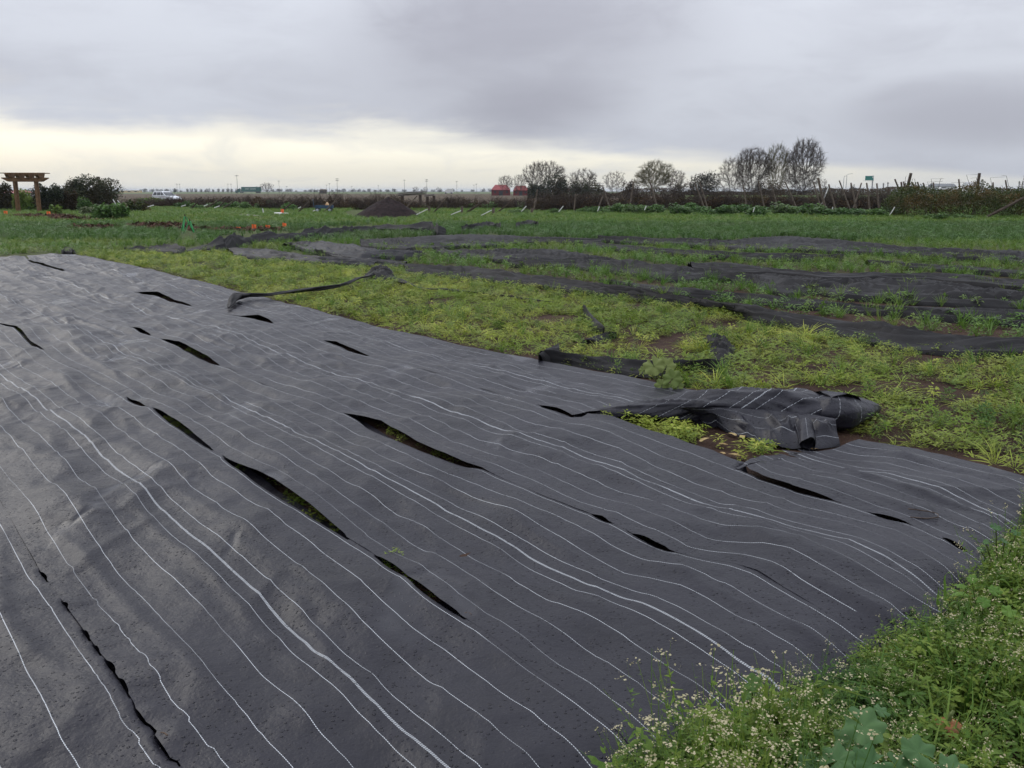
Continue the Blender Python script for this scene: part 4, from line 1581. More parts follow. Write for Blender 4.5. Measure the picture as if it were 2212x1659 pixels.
hole = ((q[:, 0] - 2035) / 45) ** 2 + ((q[:, 1] - 1612) / 38) ** 2 < 1
p = p[~hole]
sz = 1.0 + 0.45 * fbm(p[:, 0] * 1.7, p[:, 1] * 1.7, 2, 431)
patch = 0.45 * fbm(p[:, 0] * 1.3 + 7, p[:, 1] * 1.3, 3, 433)
u = rng.random(len(p))
fl = u < 0.23 + patch
scatter("flowering_weeds", "white flowering weeds crowding over the near edge of the fabric", p[fl], K_FLOWER, 7, 0.45, 1.1, 0.22, sz[fl], cat="weeds")
lw = ~fl & (u < 0.90)
scatter("weed_leaves", "green leafy undergrowth below the white flowers", p[lw], K_LOWW, 5, 0.65, 1.35, 0.25, sz[lw])
scatter("weed_grass", "thin grass among the white flowers", p[u >= 0.975], K_GRASS, 5, 0.5, 0.85, cat="grass")
mk = (u >= 0.955) & (u < 0.975)
scatter("weed_broad_leaves", "broader fresh green leaves among the white flowers", p[mk], K_BROAD, 5, 0.5, 0.9)
u = rng.random(len(pr))
scatter("rim_leaves", "low leafy weeds along the cut end of the fabric", pr[u < 0.6], K_LOWW, 5, 0.35, 0.75)
scatter("rim_clover", "low clover along the cut end of the fabric", pr[u > 0.8], K_CLOVER, 5, 0.4, 0.8)
fr = pr[(u > 0.6) & (u < 0.66)]
scatter("rim_flowers", "single flowering stems leaning over the fabric end", fr, K_FLOWER, 7, 0.35, 0.75, 0.3)

# --- little weeds pushing up through the openings
gp = []
for kk in (1, 2, 3):
    for fa, ne in GAPS[kk]:
        A, B = resample(fa, 30), resample(ne, 30)
        for i in range(2, 28):
            wpx = abs(B[i][1] - A[i][1])
            if wpx < 4:
                continue
            for _ in range(2):
                t = random.random()
                gp.append(G(A[i][0] * (1 - t) + B[i][0] * t, A[i][1] * (1 - t) + B[i][1] * t, 0.0))
gp = np.array(gp)
gp[:, 2] = 0.0
scatter("gap_weeds", "small weeds showing in the openings of the fabric", gp[rng.random(len(gp)) < 0.3], K_CLOVER, 5, 0.3, 0.65)

# ------------------------------------------------------------------ middle distance
def quads_mesh(name, C, A, B, mats, mi=None):
    """many small leaf quads: centres C, half axes A and B, all (n,3)"""
    n = len(C)
    V = np.stack((C - A, C + B * 0.7, C + A, C - B * 0.7), 1).reshape(-1, 3)
    me = bpy.data.meshes.new(name)
    me.vertices.add(4 * n)
    me.vertices.foreach_set('co', V.reshape(-1).astype(np.float32))
    me.loops.add(4 * n)
    me.loops.foreach_set('vertex_index', np.arange(4 * n, dtype=np.int32))
    me.polygons.add(n)
    me.polygons.foreach_set('loop_start', np.arange(0, 4 * n, 4, dtype=np.int32))
    me.polygons.foreach_set('loop_total', np.full(n, 4, dtype=np.int32))
    me.update(calc_edges=True)
    for m_ in (mats if isinstance(mats, list) else [mats]):
        me.materials.append(m_)
    if mi is not None:
        me.polygons.foreach_set('material_index', np.asarray(mi, np.int32))
    me.update()
    return me


def leaf_cloud(name, C, size, mats, up=0.6, mi=None):
    n = len(C)
    nrm = rng.normal(0, 1, (n, 3))
    nrm[:, 2] = np.abs(nrm[:, 2]) + up
    nrm /= np.linalg.norm(nrm, axis=1)[:, None]
    a = np.cross(nrm, rng.normal(0, 1, (n, 3)))
    a /= np.linalg.norm(a, axis=1)[:, None]
    b = np.cross(nrm, a)
    s = (size * rng.uniform(0.55, 1.2, n))[:, None]
    return quads_mesh(name, C, a * s, b * s, mats, mi)


def lumpy(n, rx, ry, h, seed, lobes=7, shell=0.55):
    """points filling a lumpy mound made of several overlapping domes"""
    rs = np.random.default_rng(seed)
    out = []
    for i in range(lobes):
        c = np.array((rs.uniform(-.62, .62) * rx, rs.uniform(-.5, .5) * ry, h * rs.uniform(0.15, 0.55)))
        r = np.array((rx * rs.uniform(.3, .5), ry * rs.uniform(.35, .6), h * rs.uniform(.32, .48)))
        k = n // lobes
        d = rs.normal(0, 1, (k, 3))
        d /= np.linalg.norm(d, axis=1)[:, None]
        rad = shell + (1 - shell) * rs.random((k, 1)) ** 0.6
        rad *= 1 + 0.25 * fbm(d[:, 0] * 3 + i, d[:, 1] * 3 + d[:, 2] * 2, 2, seed + i)[:, None]
        out.append(c + d * r * rad)
    p = np.concatenate(out)
    p[:, 2] = np.abs(p[:, 2])
    return p


BARK = rough_mat("bark_grey", (0.030, 0.024, 0.020), (0.070, 0.058, 0.048), 3, 0.9, 0)
TWIG = rough_mat("twig_brown", (0.036, 0.027, 0.021), (0.072, 0.054, 0.042), 0.6, 0.9, 0)
TWIGY = rough_mat("twig_budding", (0.065, 0.058, 0.022), (0.110, 0.098, 0.038), 0.6, 0.9, 0)
WOOD = rough_mat("weathered_wood", (0.075, 0.058, 0.046), (0.16, 0.13, 0.105), 6, 0.85, 0.3)
WOODD = rough_mat("dark_wood", (0.045, 0.033, 0.026), (0.085, 0.065, 0.05), 6, 0.85, 0.3)
CEDAR = rough_mat("cedar_wood", (0.105, 0.060, 0.032), (0.185, 0.110, 0.060), 5, 0.7, 0.2)
WHITEP = rough_mat("white_plastic", (0.50, 0.51, 0.49), (0.68, 0.68, 0.66), 4, 0.5, 0)
ORANGE = rough_mat("orange_plastic", (0.85, 0.12, 0.025), (0.95, 0.20, 0.04), 5, 0.5, 0)
GREENP = rough_mat("green_paint", (0.012, 0.20, 0.05), (0.03, 0.32, 0.08), 5, 0.4, 0)
COMPOST = rough_mat("dark_compost", (0.013, 0.009, 0.010), (0.032, 0.022, 0.021), 5, 0.95, 0.9, 14)

# compost heap
mc = G(828, 470, 0)


def heap():
    n, m = 40, 96
    P = np.zeros((n, m, 3))
    th = np.linspace(0, 2 * math.pi, m)
    for i in range(n):
        r = i / (n - 1)
        prof = (1 - r) ** 1.05 * (0.78 + 0.3 * r)
        rx = 2.35 * r * (1 + 0.10 * fbm(np.cos(th) * 1.5, np.sin(th) * 1.5, 2, 3))
        ry = 1.9 * r * (1 + 0.10 * fbm(np.cos(th) * 1.5 + 4, np.sin(th) * 1.5, 2, 4))
        x = np.cos(th) * rx + 0.12 * (1 - r)
        y = np.sin(th) * ry
        z = 1.62 * prof * (1 + 0.16 * fbm(x * 1.3, y * 1.3, 3, 8)) + 0.06 * fbm(x * 5, y * 5, 3, 9) * (1 - r * 0.6)
        z = z + 0.10 * np.maximum(0, fbm(x * 11, y * 11, 2, 19)) * (1 - r)
        P[i] = np.stack((x, y, np.maximum(z, 0.0) - 0.02 * r), 1)
    P[:, -1] = P[:, 0]
    o = link("compost_heap", grid_mesh("compost_heap", P, COMPOST, smooth_=True), loc=(mc[0], mc[1] + 1.9, 0))
    tag(o, "dark brown compost heap standing in the green field", "heap")
    return o


heap()


# pergola
def pergola():
    b0 = G(63, 459.5, 0)
    r = empty("pergola", (b0[0], b0[1], 0), R(8))
    tag(r, "brown wooden pergola arch with notched beams at the field edge", "pergola")
    sx, sy, h = 0.77, 0.22, 2.45
    for x in (-sx, sx):
        for y in (-sy, sy):
            MB().box((x, y, h / 2), (0.15, 0.14, h)).build("post", CEDAR, r)
    for y in (-sy - 0.10, sy + 0.10):
        prof = [(-1.62, 2.68), (-1.62, 2.62), (-1.2, 2.38), (-1.05, 2.36), (1.05, 2.36), (1.2, 2.38), (1.62, 2.62), (1.62, 2.68)]
        MB().prism(prof, y - 0.03, y + 0.03).build("beam", CEDAR, r)
    for i in range(4):
        x = -1.08 + i * 0.72
        prof = [(-0.72, 2.98), (-0.72, 2.90), (-0.5, 2.685), (0.5, 2.685), (0.72, 2.90), (0.72, 2.98)]
        mb = MB().prism([(a, b) for a, b in prof], -0.13, 0.13)
        mb.v = [(-y + x, xx, z) for xx, y, z in mb.v]
        mb.build("rafter", CEDAR, r)
    for y in (-0.55, -0.18, 0.18, 0.55):
        MB().box((0, y, 3.01), (3.3, 0.07, 0.06)).build("slat", CEDAR, r)


pergola()


def pole_between(name, base, top, r0, r1, mat, label, cat, group=None, n=6):
    """straight post from the ground through two places"""
    base, top = np.array(base, float), np.array(top, float)
    mb = MB()
    mid = (base + top) / 2 + np.array((rnd(-1, 1), rnd(-1, 1), 0)) * 0.012 * np.linalg.norm(top - base)
    mb.tube([base - base, mid - base, top - base], [r0, (r0 + r1) / 2, r1], n)
    o = mb.build(name, mat, loc=base)
    tag(o, label, cat, group)
    return o


def leaner(x0, y0, x1, y1, d, rad, mat, name, label, group, lean=0.0, cat="post"):
    """post whose visible ends are the survey points; carried down to the soil"""
    t = D(x1, y1, d + lean)
    b = D(x0, y0, d)
    if b[2] > 0.0:
        k = b[2] / (t[2] - b[2])
        b = b - (t - b) * min(k, 3.0)
    b[2] = max(b[2], -0.05)
    return pole_between(name, b, t, rad, rad * 0.85, mat, label, cat, group)


o = pole_between("old_post", G(220, 449, 0), D(212, 386, G(220, 449, 0)[1]), 0.15, 0.12, WOODD, "thick weathered post standing before the round dark bush", "post", n=8)
cap = D(212, 384.5, G(220, 449, 0)[1]) - np.array(o.location)
MB().box(cap, (0.30, 0.3, 0.26), taper=0.8).build("cap_block", WOODD, o)

# bushes at the left
BUSHD = leaf_mat("leaf_bush", (0.016, 0.026, 0.011), (0.044, 0.054, 0.020), 0.55, 0.18, 0.4, (0.050, 0.040, 0.016))


def bush(name, x0, x1, ytop, ybase, mat, label, seed, leaf_=0.16, n=3600, group=None, cat="bush", depth=None, lobes=8, d=None, stems=True):
    d = d or G(0, ybase, 0)[1]
    a, b = D(x0, ybase, d), D(x1, ybase, d)
    h = D((x0 + x1) / 2, ytop, d)[2]
    w = (b[0] - a[0]) / 2
    o = empty(name, ((a[0] + b[0]) / 2, d, 0))
    tag(o, label, cat, group)
    C = lumpy(n, w, depth or w * 0.7, h, seed, lobes)
    C[:, 0] *= w / max(1e-3, np.percentile(np.abs(C[:, 0]), 98.5))
    C[:, 2] *= h / np.percentile(C[:, 2], 99.2)
    link("crown", leaf_cloud("crown", C, leaf_, mat), o)
    if stems:
        mb = MB()
        for i in range(7):
            p = C[(i * 131) % len(C)]
            mb.tube([(p[0] * 0.2, p[1] * 0.2, 0), (p[0] * 0.6, p[1] * 0.6, p[2] * 0.55), p], [0.04, 0.03, 0.01], 5)
        mb.build("stem", BARK, o)
    return o


bush("round_bush", 138, 259, 385, 452, BUSHD, "large round dark bush behind the thick weathered post", 11, 0.085, 20000, lobes=16)
bush("dark_bush", 82, 150, 402, 457, BUSHD, "dark sprawling bush directly beside the pergola", 12, 0.085, 11000, lobes=11)
bush("dark_bush", 128, 172, 416, 457, leaf_mat("leaf_rust", (0.030, 0.022, 0.010), (0.06, 0.042, 0.016), 0.6, 0.15), "rust tinged low bush between the pergola and the round bush", 13, 0.08, 5000)
bush("dark_bush", -30, 32, 398, 455, BUSHD, "dark bush cut by the frame edge behind the pergola", 14, 0.09, 7000)
bush("green_bush", 28, 84, 412, 456, LUSH, "mid green bush seen through the pergola posts", 15, 0.085, 5000)
bush("flowering_shrub", 158, 224, 447, 466, leaf_mat("leaf_whitish", (0.10, 0.13, 0.06), (0.26, 0.27, 0.18), 0.6, 0.2, 1.5, (0.05, 0.08, 0.03)), "low whitish flowering shrub below the thick weathered post", 16, 0.08, 1800)
bush("green_shrub", 205, 286, 441, 475, DARKG, "broad green shrub with leafy mounds below the round bush", 17, 0.1, 2800)
bush("green_shrub", 108, 138, 444, 464, LUSH, "small green shrub at the foot of the dark sprawling bush", 18, 0.09, 900)
bush("green_shrub", 168, 212, 428, 458, DARKG, "grey green shrub growing around the thick weathered post", 19, 0.1, 1500)
bush("olive_shrub", 268, 320, 434, 458, HEDGEL, "olive brown shrub to the side of the white stakes", 20, 0.1, 1800)
bush("olive_shrub", 300, 392, 428, 447, LUSH, "long low green shrub hiding the wheels of the white car", 26, 0.11, 2200)

# leafy mounds in a row before the brown vines
MOUND_ME = []
for i in range(5):
    C = lumpy(1300, 1.25, 1.0, 0.95, 40 + i, 6)
    MOUND_ME.append(leaf_cloud("leaves", C, 0.085, DARKG, 0.9))
MOUNDS = [(395, 450, 1.0, .8), (430, 452, .9, .7), (462, 450, .9, .8), (497, 451, 1.0, .9), (530, 453, 1.0, .9), (560, 452, .9, .8), (592, 452, 1.1, 1.0), (625, 455, .9, .8),
          (1115, 462, .75, .45), (1195, 463, .65, .55), (1262, 461, .8, .55), (1290, 462, .8, .7), (1330, 461, 1.2, .85), (1375, 463, 1.2, .95), (1420, 463, 1.2, .9),
          (1465, 465, 1.2, .9), (1510, 462, 1.3, 1.0), (1550, 466, 1.2, .8), (1590, 463, 1.3, .95), (1640, 468, 1.3, .9), (1690, 465, 1.4, 1.0), (1735, 464, 1.3, 1.0),
          (1790, 468, 1.3, .75), (1840, 468, 1.3, .75), (1890, 469, 1.2, .7), (1925, 468, 1.0, .7), (1760, 452, 1.4, 1.0), (1830, 450, 1.5, 1.0), (1890, 452, 1.4, 1.0), (1650, 452, 1.3, .95), (2020, 476, .9, .5), (2085, 475, .9, .45)]
for i, (x, y, s, hz) in enumerate(MOUNDS):
    g = G(x, y, 0)
    o = empty("leafy_mound", g, rnd(0, 6.28))
    o.scale = (s, s, hz)
    c = link("leaves", MOUND_ME[i % 5], o)
    if x < 1000:
        lab = "%s dark green leafy mound from the white car, before the brown bank" % ORD[i]
    elif i < 26:
        lab = "%s dark green leafy mound from the compost heap, before the leaning posts" % ORD[i - 8]
    elif i < 30:
        lab = "%s dark leafy mound of the back row behind the long mound row" % ORD[i - 26]
    else:
        lab = "%s low green mound at the foot of the vine hedge" % ORD[i - 30]
    tag(o, lab, "plant", "leafy mounds before the leaning posts" if x > 1000 else "leafy mounds before the brown bank")

# brown vines: one tangled mass
K_VINE = kinds("vine_tangle", [], [])
for i in range(5):
    C = lumpy(130, 0.55, 0.55, 0.75, 60 + i, 4, 0.2)
    o_ = bpy.data.objects.new("vine_tangle_%02d" % i, leaf_cloud("vine_tangle", C, 0.055, BROWNL, 0.1))
    K_VINE.objects.link(o_)
    mb = MB()
    for j in range(16):
        a = rnd(0, 6.28)
        mb.tube([(rnd(-.3, .3), rnd(-.3, .3), 0), (rnd(-.5, .5), rnd(-.5, .5), rnd(.4, .8)), (rnd(-.9, .9), rnd(-.6, .6), rnd(.3, 1.0))], [0.012, 0.009, 0.004], 3, cap=False)
    o_ = bpy.data.objects.new("vine_tangle_%02d_canes" % i, mb.mesh("vine_canes", TWIG))
    K_VINE.objects.link(o_)


def vine_row(xa, xb, d, depth, h0, h1, dens):
    """places of tangles along a row seen from xa to xb at distance d"""
    A, B = D(xa, 440, d), D(xb, 440, d)
    n = int((B[0] - A[0]) * dens)
    t = rng.random(n)
    x = A[0] + (B[0] - A[0]) * t
    y = d + rng.uniform(0, depth, n)
    hh = (h0 + (h1 - h0) * t) * (0.85 + 0.3 * fbm(x * 0.25, y * 0.25, 2, 71))
    z = hh * rng.uniform(0, 1, n) ** 0.7 - 0.55
    return np.stack((x, y, np.maximum(z, -0.1)), 1)


vp = np.concatenate((vine_row(250, 560, 92, 4, 0.75, 1.05, 16), vine_row(555, 1150, 82, 4, 1.15, 1.1, 16), vine_row(1140, 1960, 74, 3, 1.35, 1.4, 24), vine_row(1480, 2300, 130, 6, 1.0, 1.2, 8)))
scatter("brown_vines", "brown leafless vines and brambles along the bank behind the field", vp, K_VINE, 10, 0.8, 1.4, 0.3, cat="vines")
vp = vine_row(560, 1150, 81.2, 1, 0.6, 0.8, 4)
scatter("bank_weeds", "patchy green weeds on the brown bank", vp[fbm(vp[:, 0] * .12, vp[:, 0] * 0, 2, 9) > 0.15], K_BROADD, 5, 1.2, 2.4, 0.3)

# hedge at the right
def hedge():
    d = 57
    a, b = D(1945, 470, d), D(2420, 470, d)
    L_ = b[0] - a[0]
    n = 30000
    x = rng.uniform(0, L_, n)
    y = rng.uniform(0, 3.2, n)
    top = 1.85 + 0.6 * fbm(x * 0.55, y * 0.5, 3, 12) + 0.3 * fbm(x * 2, y * 2, 2, 13)
    top = top * np.clip(x / 1.2 + 0.55, 0, 1)
    z = top * rng.random(n) ** 0.6
    y = y - 0.55 * np.sin(np.pi * np.clip(z / 2.0, 0, 1)) * (y < 1) + 0.5 * fbm(x * 1.1, z * 1.4, 2, 15)
    o = empty("hedge", (a[0], d, 0))
    tag(o, "tall brown and green vine hedge closing the field at the frame edge", "hedge")
    link("foliage", leaf_cloud("foliage", np.stack((x, y, z), 1), 0.062, HEDGEL, 0.2), o)
    mb = MB()
    for i in range(26):
        xx = rnd(0.6, L_ - 1)
        h = rnd(1.9, 2.7)
        yy = rnd(0.3, 2.5)
        mb.tube([(xx, yy, 0.2), (xx + rnd(-.1, .1), yy, h * .6), (xx + rnd(-.4, .4), yy, h), (xx + rnd(-.8, .8), yy, h - rnd(-.1, .2))], [0.02, 0.015, 0.011, 0.007], 4)
    mb.build("stem", TWIG, o)['kind'] = 'stuff'


hedge()

# posts --------------------------------------------------------------
G1 = "leaning posts of the brown vine row"
LB1 = "weathered post leaning in the brown vine row"
for ii, (x0, y0, x1, y1) in enumerate(sorted([(1153, 453, 1161, 409), (1240, 455, 1243, 419), (1316, 446, 1303, 405), (1362, 440, 1369, 392), (1419, 446, 1404, 392), (1527, 446, 1511, 393), (1651, 445, 1638, 390), (1678, 440, 1666, 398),
                       (1714, 435, 1696, 393), (1611, 438, 1605, 397), (1768, 430, 1757, 393), (1829, 433, 1813, 390), (1850, 429, 1861, 395),
                       (1512, 425, 1501, 396), (1296, 440, 1303, 422)])):
    leaner(x0, y0, x1, y1, 72, 0.060, WOOD, "leaning_post", "%s weathered leaning post from the red barns along the brown vines" % ORD[ii], G1)
leaner(1782, 448, 1767, 384, 66, 0.10, WOOD, "leaning_post", "thick weathered post leaning nearest the tall bare trees", None)
G2 = "post tops along the hedge"
LB2 = "short post top showing along the vine hedge"
for ii, (x0, y0, x1, y1) in enumerate(sorted([(1949, 426, 1933, 387), (1987, 410, 1982, 393), (2000, 412, 1994, 395), (1975, 408, 1970, 393), (2018, 412, 2016, 394), (2074, 410, 2071, 387), (2146, 410, 2145, 394), (2176, 410, 2172, 389), (1845, 430, 1838, 395), (1876, 430, 1872, 395),
                       (1897, 432, 1894, 396), (1954, 410, 1952, 392), (1797, 425, 1790, 398)])):
    leaner(x0, y0, x1, y1, 64, 0.062, WOOD, "leaning_post", "%s short post top along the hedge side, counted from the bare trees" % ORD[ii], G2)
leaner(1950, 454, 1947, 393, 60, 0.07, WOOD, "leaning_post", "slim upright post at the near corner of the vine hedge", None)
leaner(1961, 404, 1968, 374, 60, 0.11, WOODD, "hedge_post", "stout brown post rising tallest at the hedge corner", None)
leaner(2112, 402, 2116, 374, 60, 0.11, WOODD, "hedge_post", "stout dark post rising above the middle of the hedge", None)
leaner(2131, 469, 2212, 427, 55, 0.10, WOODD, "fallen_pole", "long dark pole lying aslant against the hedge", None)
G3 = "poles slanting on the brown bank"
LB3 = "long pole slanting over the brown bank"
for ii, (x0, y0, x1, y1) in enumerate(sorted([(937, 459, 968, 426), (1007, 459, 1047, 433), (1017, 454, 1048, 433), (1070, 462, 1113, 429), (622, 445, 640, 431), (326, 441, 334, 432), (428, 434, 436, 425), (468, 436, 488, 425), (490, 430, 496, 424), (502, 437, 516, 428), (655, 448, 668, 436)])):
    leaner(x0, y0, x1, y1, 68 if x0 > 600 else 82, 0.06, WOODD, "slanting_pole", "%s dark slanting pole along the brown bank, counted from the white car" % ORD[ii], G3)
leaner(874, 452, 901, 423, 70, 0.06, WOOD, "slanting_pole", "pale pole slanting up behind the compost heap", None)
leaner(712, 446, 732, 427, 70, 0.05, WOOD, "slanting_pole", "pale pole sloping up from the blue cart", None)
G4 = "white stakes slanting in the weeds"
LB4 = "short white stake slanting in the weeds"
for ii, (x0, y0, x1, y1) in enumerate(sorted([(899, 464, 923, 452), (974, 464, 996, 455), (1038, 466, 1062, 454), (1126, 457, 1137, 445), (1207, 457, 1217, 445), (1291, 456, 1295, 446), (1392, 454, 1396, 445), (1627, 458, 1630, 448), (1798, 452, 1799, 447), (1921, 466, 1933, 447), (2117, 474, 2126, 468),
                       (319, 447, 332, 443), (392, 446, 401, 443), (441, 445, 448, 442), (463, 449, 474, 445), (644, 450, 650, 447), (676, 456, 681, 454)])):
    p1, p0 = D(x1, y1, 58), D(x0, y0, 58)
    pole_between("white_stake", p0, p1, 0.028, 0.028, WHITEP, "%s short white slanting stake counted from the round dark bush" % ORD[ii], "stake", G4)
for (x0, y0, x1, y1, lab) in [(256, 451, 244, 431, "long white stake leaning at the edge of the round bush"), (263, 444, 254, 433, "thin pale stake behind the long white one by the round bush"), (1781, 426, 1792, 398, "thin pale pole leaning the other way among the posts")]:
    leaner(x0, y0, x1, y1, 75, 0.045, WHITEP, "white_stake", lab, None, cat="stake")
pole_between("white_stake", D(569, 459, 66), D(567, 450, 66), 0.045, 0.045, WHITEP, "upright white stake near the white pipes", "stake")
G5 = "short upright posts in the weeds"
for ii, (x, y0, y1) in enumerate([(927, 460, 446), (998, 463, 446), (1065.6, 465, 448.5), (1149, 463, 449.5)]):
    pole_between("short_post", G(x, y0, 0), D(x, y1, G(x, y0, 0)[1]), 0.11, 0.10, WOOD, "%s short upright post past the compost heap" % ORD[ii], "post", G5)

# flags
FLAGS = [(514, 494.5), (548, 489), (578, 490.5), (614.5, 486), (610, 455), (11, 459), (104, 460)]
FL = ["first of four orange marker flags, beside the crumpled fabric ridge", "second and highest of four orange marker flags before the ridge", "third of four orange marker flags before the ridge", "last of four orange marker flags, toward the compost heap",
      "orange marker flag right behind the white pipes", "orange marker flag at the frame edge beside the pergola", "orange marker flag at the foot of the dark sprawling bush"]
for (x, y), lab in zip(FLAGS, FL):
    dd = 40 if y > 480 else 62
    c = D(x, y, dd)
    o = empty("marker_flag", (c[0], c[1], 0))
    tag(o, lab, "flag", "orange marker flags")
    s = 0.10 if dd < 50 else 0.12
    MB().tube([(0, 0, 0), (0.01, 0, c[2] + s)], 0.006, 5).build("wire", WIRE, o)
    n = 7
    P = np.zeros((n, n, 3))
    an = rnd(-0.5, 0.5)
    for i in range(n):
        for j in range(n):
            uu, vv = i / (n - 1), j / (n - 1)
            P[i, j] = (math.cos(an) * (uu - .5) * 2 * s, math.sin(an) * uu * 2 * s + 0.03 * math.sin(uu * 5 + vv * 2), c[2] + (vv - .5) * 2 * s - 0.03 * uu)
    link("flag_cloth", grid_mesh("flag_cloth", P, ORANGE), o)


# green folding tripods
def tripod(x, ytop, ybase, spread, label, yaw):
    g = G(x, ybase, 0)
    h = D(x, ytop, g[1])[2]
    o = empty("green_tripod", g, yaw)
    tag(o, label, "tripod", "green tripods in the grass")
    for k in range(3):
        a = k * 2.094 + 0.3
        mb = MB().tube([(0.03 * math.cos(a), 0.03 * math.sin(a), h), (spread * math.cos(a), spread * math.sin(a), 0.0)], [0.022, 0.03], 6)
        mb.build("leg", GREENP, o)
    MB().tube([(0, 0, h - 0.08), (0, 0, h + 0.10)], [0.035, 0.02], 8).build("head", WOODD, o)


tripod(402, 468, 503, 0.30, "taller green metal tripod standing in the grass", 0.2)
tripod(412, 478, 501, 0.24, "lower green metal tripod beside the taller one", 1.0)

# white pipes and boards
g = G(610, 462, 0)
o = pole_between("white_pipe", G(594, 461.5, 0.1) , G(611, 461.5, 0.12), 0.09, 0.09, WHITEP, "thick white pipe lying in the grass", "pipe", n=10)
o = pole_between("white_pipe", G(609, 461, 0.1), G(623, 462, 0.08), 0.07, 0.07, WHITEP, "short white pipe end lying across the thick one", "pipe", n=10)
for (xa, ya, xb, yb, lab) in [(520, 463, 541, 463.5, "thin pale board lying in the grass"), (530, 464.6, 556, 465.5, "wider pale board half under the thin one")]:
    a, b = G(xa, ya, 0.1), G(xb, yb, 0.1)
    mb = MB().box((0, 0, 0), (np.linalg.norm(b - a), 0.25, 0.05))
    o = mb.build("pale_board", rough_mat("pale_board", (0.35, 0.33, 0.30), (0.5, 0.48, 0.44), 4, 0.8, 0.1), loc=(a + b) / 2)
    o.rotation_euler = (0, 0, math.atan2(b[1] - a[1], b[0] - a[0]))
    tag(o, lab, "board")


# blue cart
def cart():
    g = G(701, 459, 0)
    o = empty("garden_cart", g, R(4))
    tag(o, "blue garden cart with pale wheels before the brown bank", "cart")
    BL = rough_mat("blue_paint", (0.012, 0.04, 0.085), (0.03, 0.075, 0.13), 5, 0.5, 0.1)
    PW = rough_mat("pale_wheel", (0.30, 0.33, 0.38), (0.45, 0.47, 0.5), 6, 0.6, 0)
    BKT = rough_mat("black_rubber", (0.012, 0.012, 0.012), (0.03, 0.03, 0.03), 6, 0.8, 0)
    mb = MB()
    w, dpt = 1.32, 0.62
    mb.box((0.02, 0, 0.34), (w, dpt, 0.04))
    for y in (-dpt / 2, dpt / 2):
        mb.box((0.02, y, 0.46), (w, 0.035, 0.22))
    for x in (-w / 2 + 0.02, w / 2 + 0.02):
        mb.box((x, 0, 0.455), (0.035, dpt - 0.04, 0.21))
    mb.build("tray", BL, o)
    MB().box((-0.5, 0, 0.30), (0.12, 0.5, 0.12)).build("front_axle", BL, o)
    MB().box((0.46, 0, 0.26), (0.08, 0.5, 0.08)).build("rear_axle", BL, o)
    for x in (-0.5, 0.46):
        for y in (-0.36, 0.36):
            ty = MB().tube([(x, y - 0.05, 0.19), (x, y + 0.05, 0.19)], 0.17, 18).build("wheel", BKT, o)
            MB().tube([(x, y - 0.062, 0.19), (x, y + 0.062, 0.19)], 0.115, 16).build("rim", PW, ty)
    MB().tube([(-0.62, 0, 0.32), (-0.8, 0, 0.42), (-0.86, 0, 1.0)], 0.022, 6).tube([(-0.86, -0.16, 1.0), (-0.86, 0.16, 1.0)], 0.02, 6).build("pull_handle", BL, o)
    s = g + np.array((0.24, 0.0, 0.36))
    C = np.zeros((14, 20, 3))
    for i in range(14):
        t = i / 13
        r_ = 0.21 * math.sin(math.pi * min(1, 0.12 + 0.86 * t)) ** 0.6 * (1.0 - 0.45 * t)
        for j in range(20):
            a = 2 * math.pi * j / 19
            k = 1 + 0.18 * float(fbm(np.array([math.cos(a) * 2 + t * 2]), np.array([math.sin(a) * 2]), 2, 5)[0])
            C[i, j] = (math.cos(a) * r_ * k, math.sin(a) * r_ * k, 0.44 * t)
    sk = link("feed_sack", grid_mesh("feed_sack", C, rough_mat("sack_cloth", (0.42, 0.24, 0.11), (0.62, 0.46, 0.30), 5, 0.8, 0.3)), loc=s)
    tag(sk, "tan sack standing upright in the blue cart", "sack")


cart()


# lumber by the bank
def lumber():
    d = 104
    GREYW = rough_mat("grey_plank", (0.13, 0.12, 0.115), (0.25, 0.235, 0.22), 3, 0.85, 0.2)
    for (xa, xb, ya, yb, nm, lab, k) in [(858, 920, 419.5, 415.5, "plank_stack", "stack of long grey planks above the bank behind the compost heap", 6), (919, 942, 421, 417.5, "panel_stack", "pale flat panels leaning beside the plank stack", 3)]:
        a, b = D(xa, ya, d), D(xb, yb, d)
        c = (a + b) / 2
        L_ = np.linalg.norm(b - a)
        o = empty(nm, (c[0], d, 0))
        tag(o, lab, "lumber")
        an = -math.atan2(b[2] - a[2], b[0] - a[0])
        for i in range(k):
            m_ = MB().box((0, 0, 0), (L_ * rnd(0.8, 1.0), 0.5, 0.055)).build("plank", GREYW, o)
            m_.location = (rnd(-.2, .2), rnd(-.5, .5), c[2] - 0.2 + i * 0.068)
            m_.rotation_euler = (0, an + rnd(-.02, .02), rnd(-.08, .08))
        for x in (-L_ * 0.32, L_ * 0.3):
            top = c[2] - 0.24 + x * math.tan(-an)
            MB().box((x, 0, top / 2), (0.25, 0.9, max(0.2, top))).build("bearer", WOODD, o)


lumber()

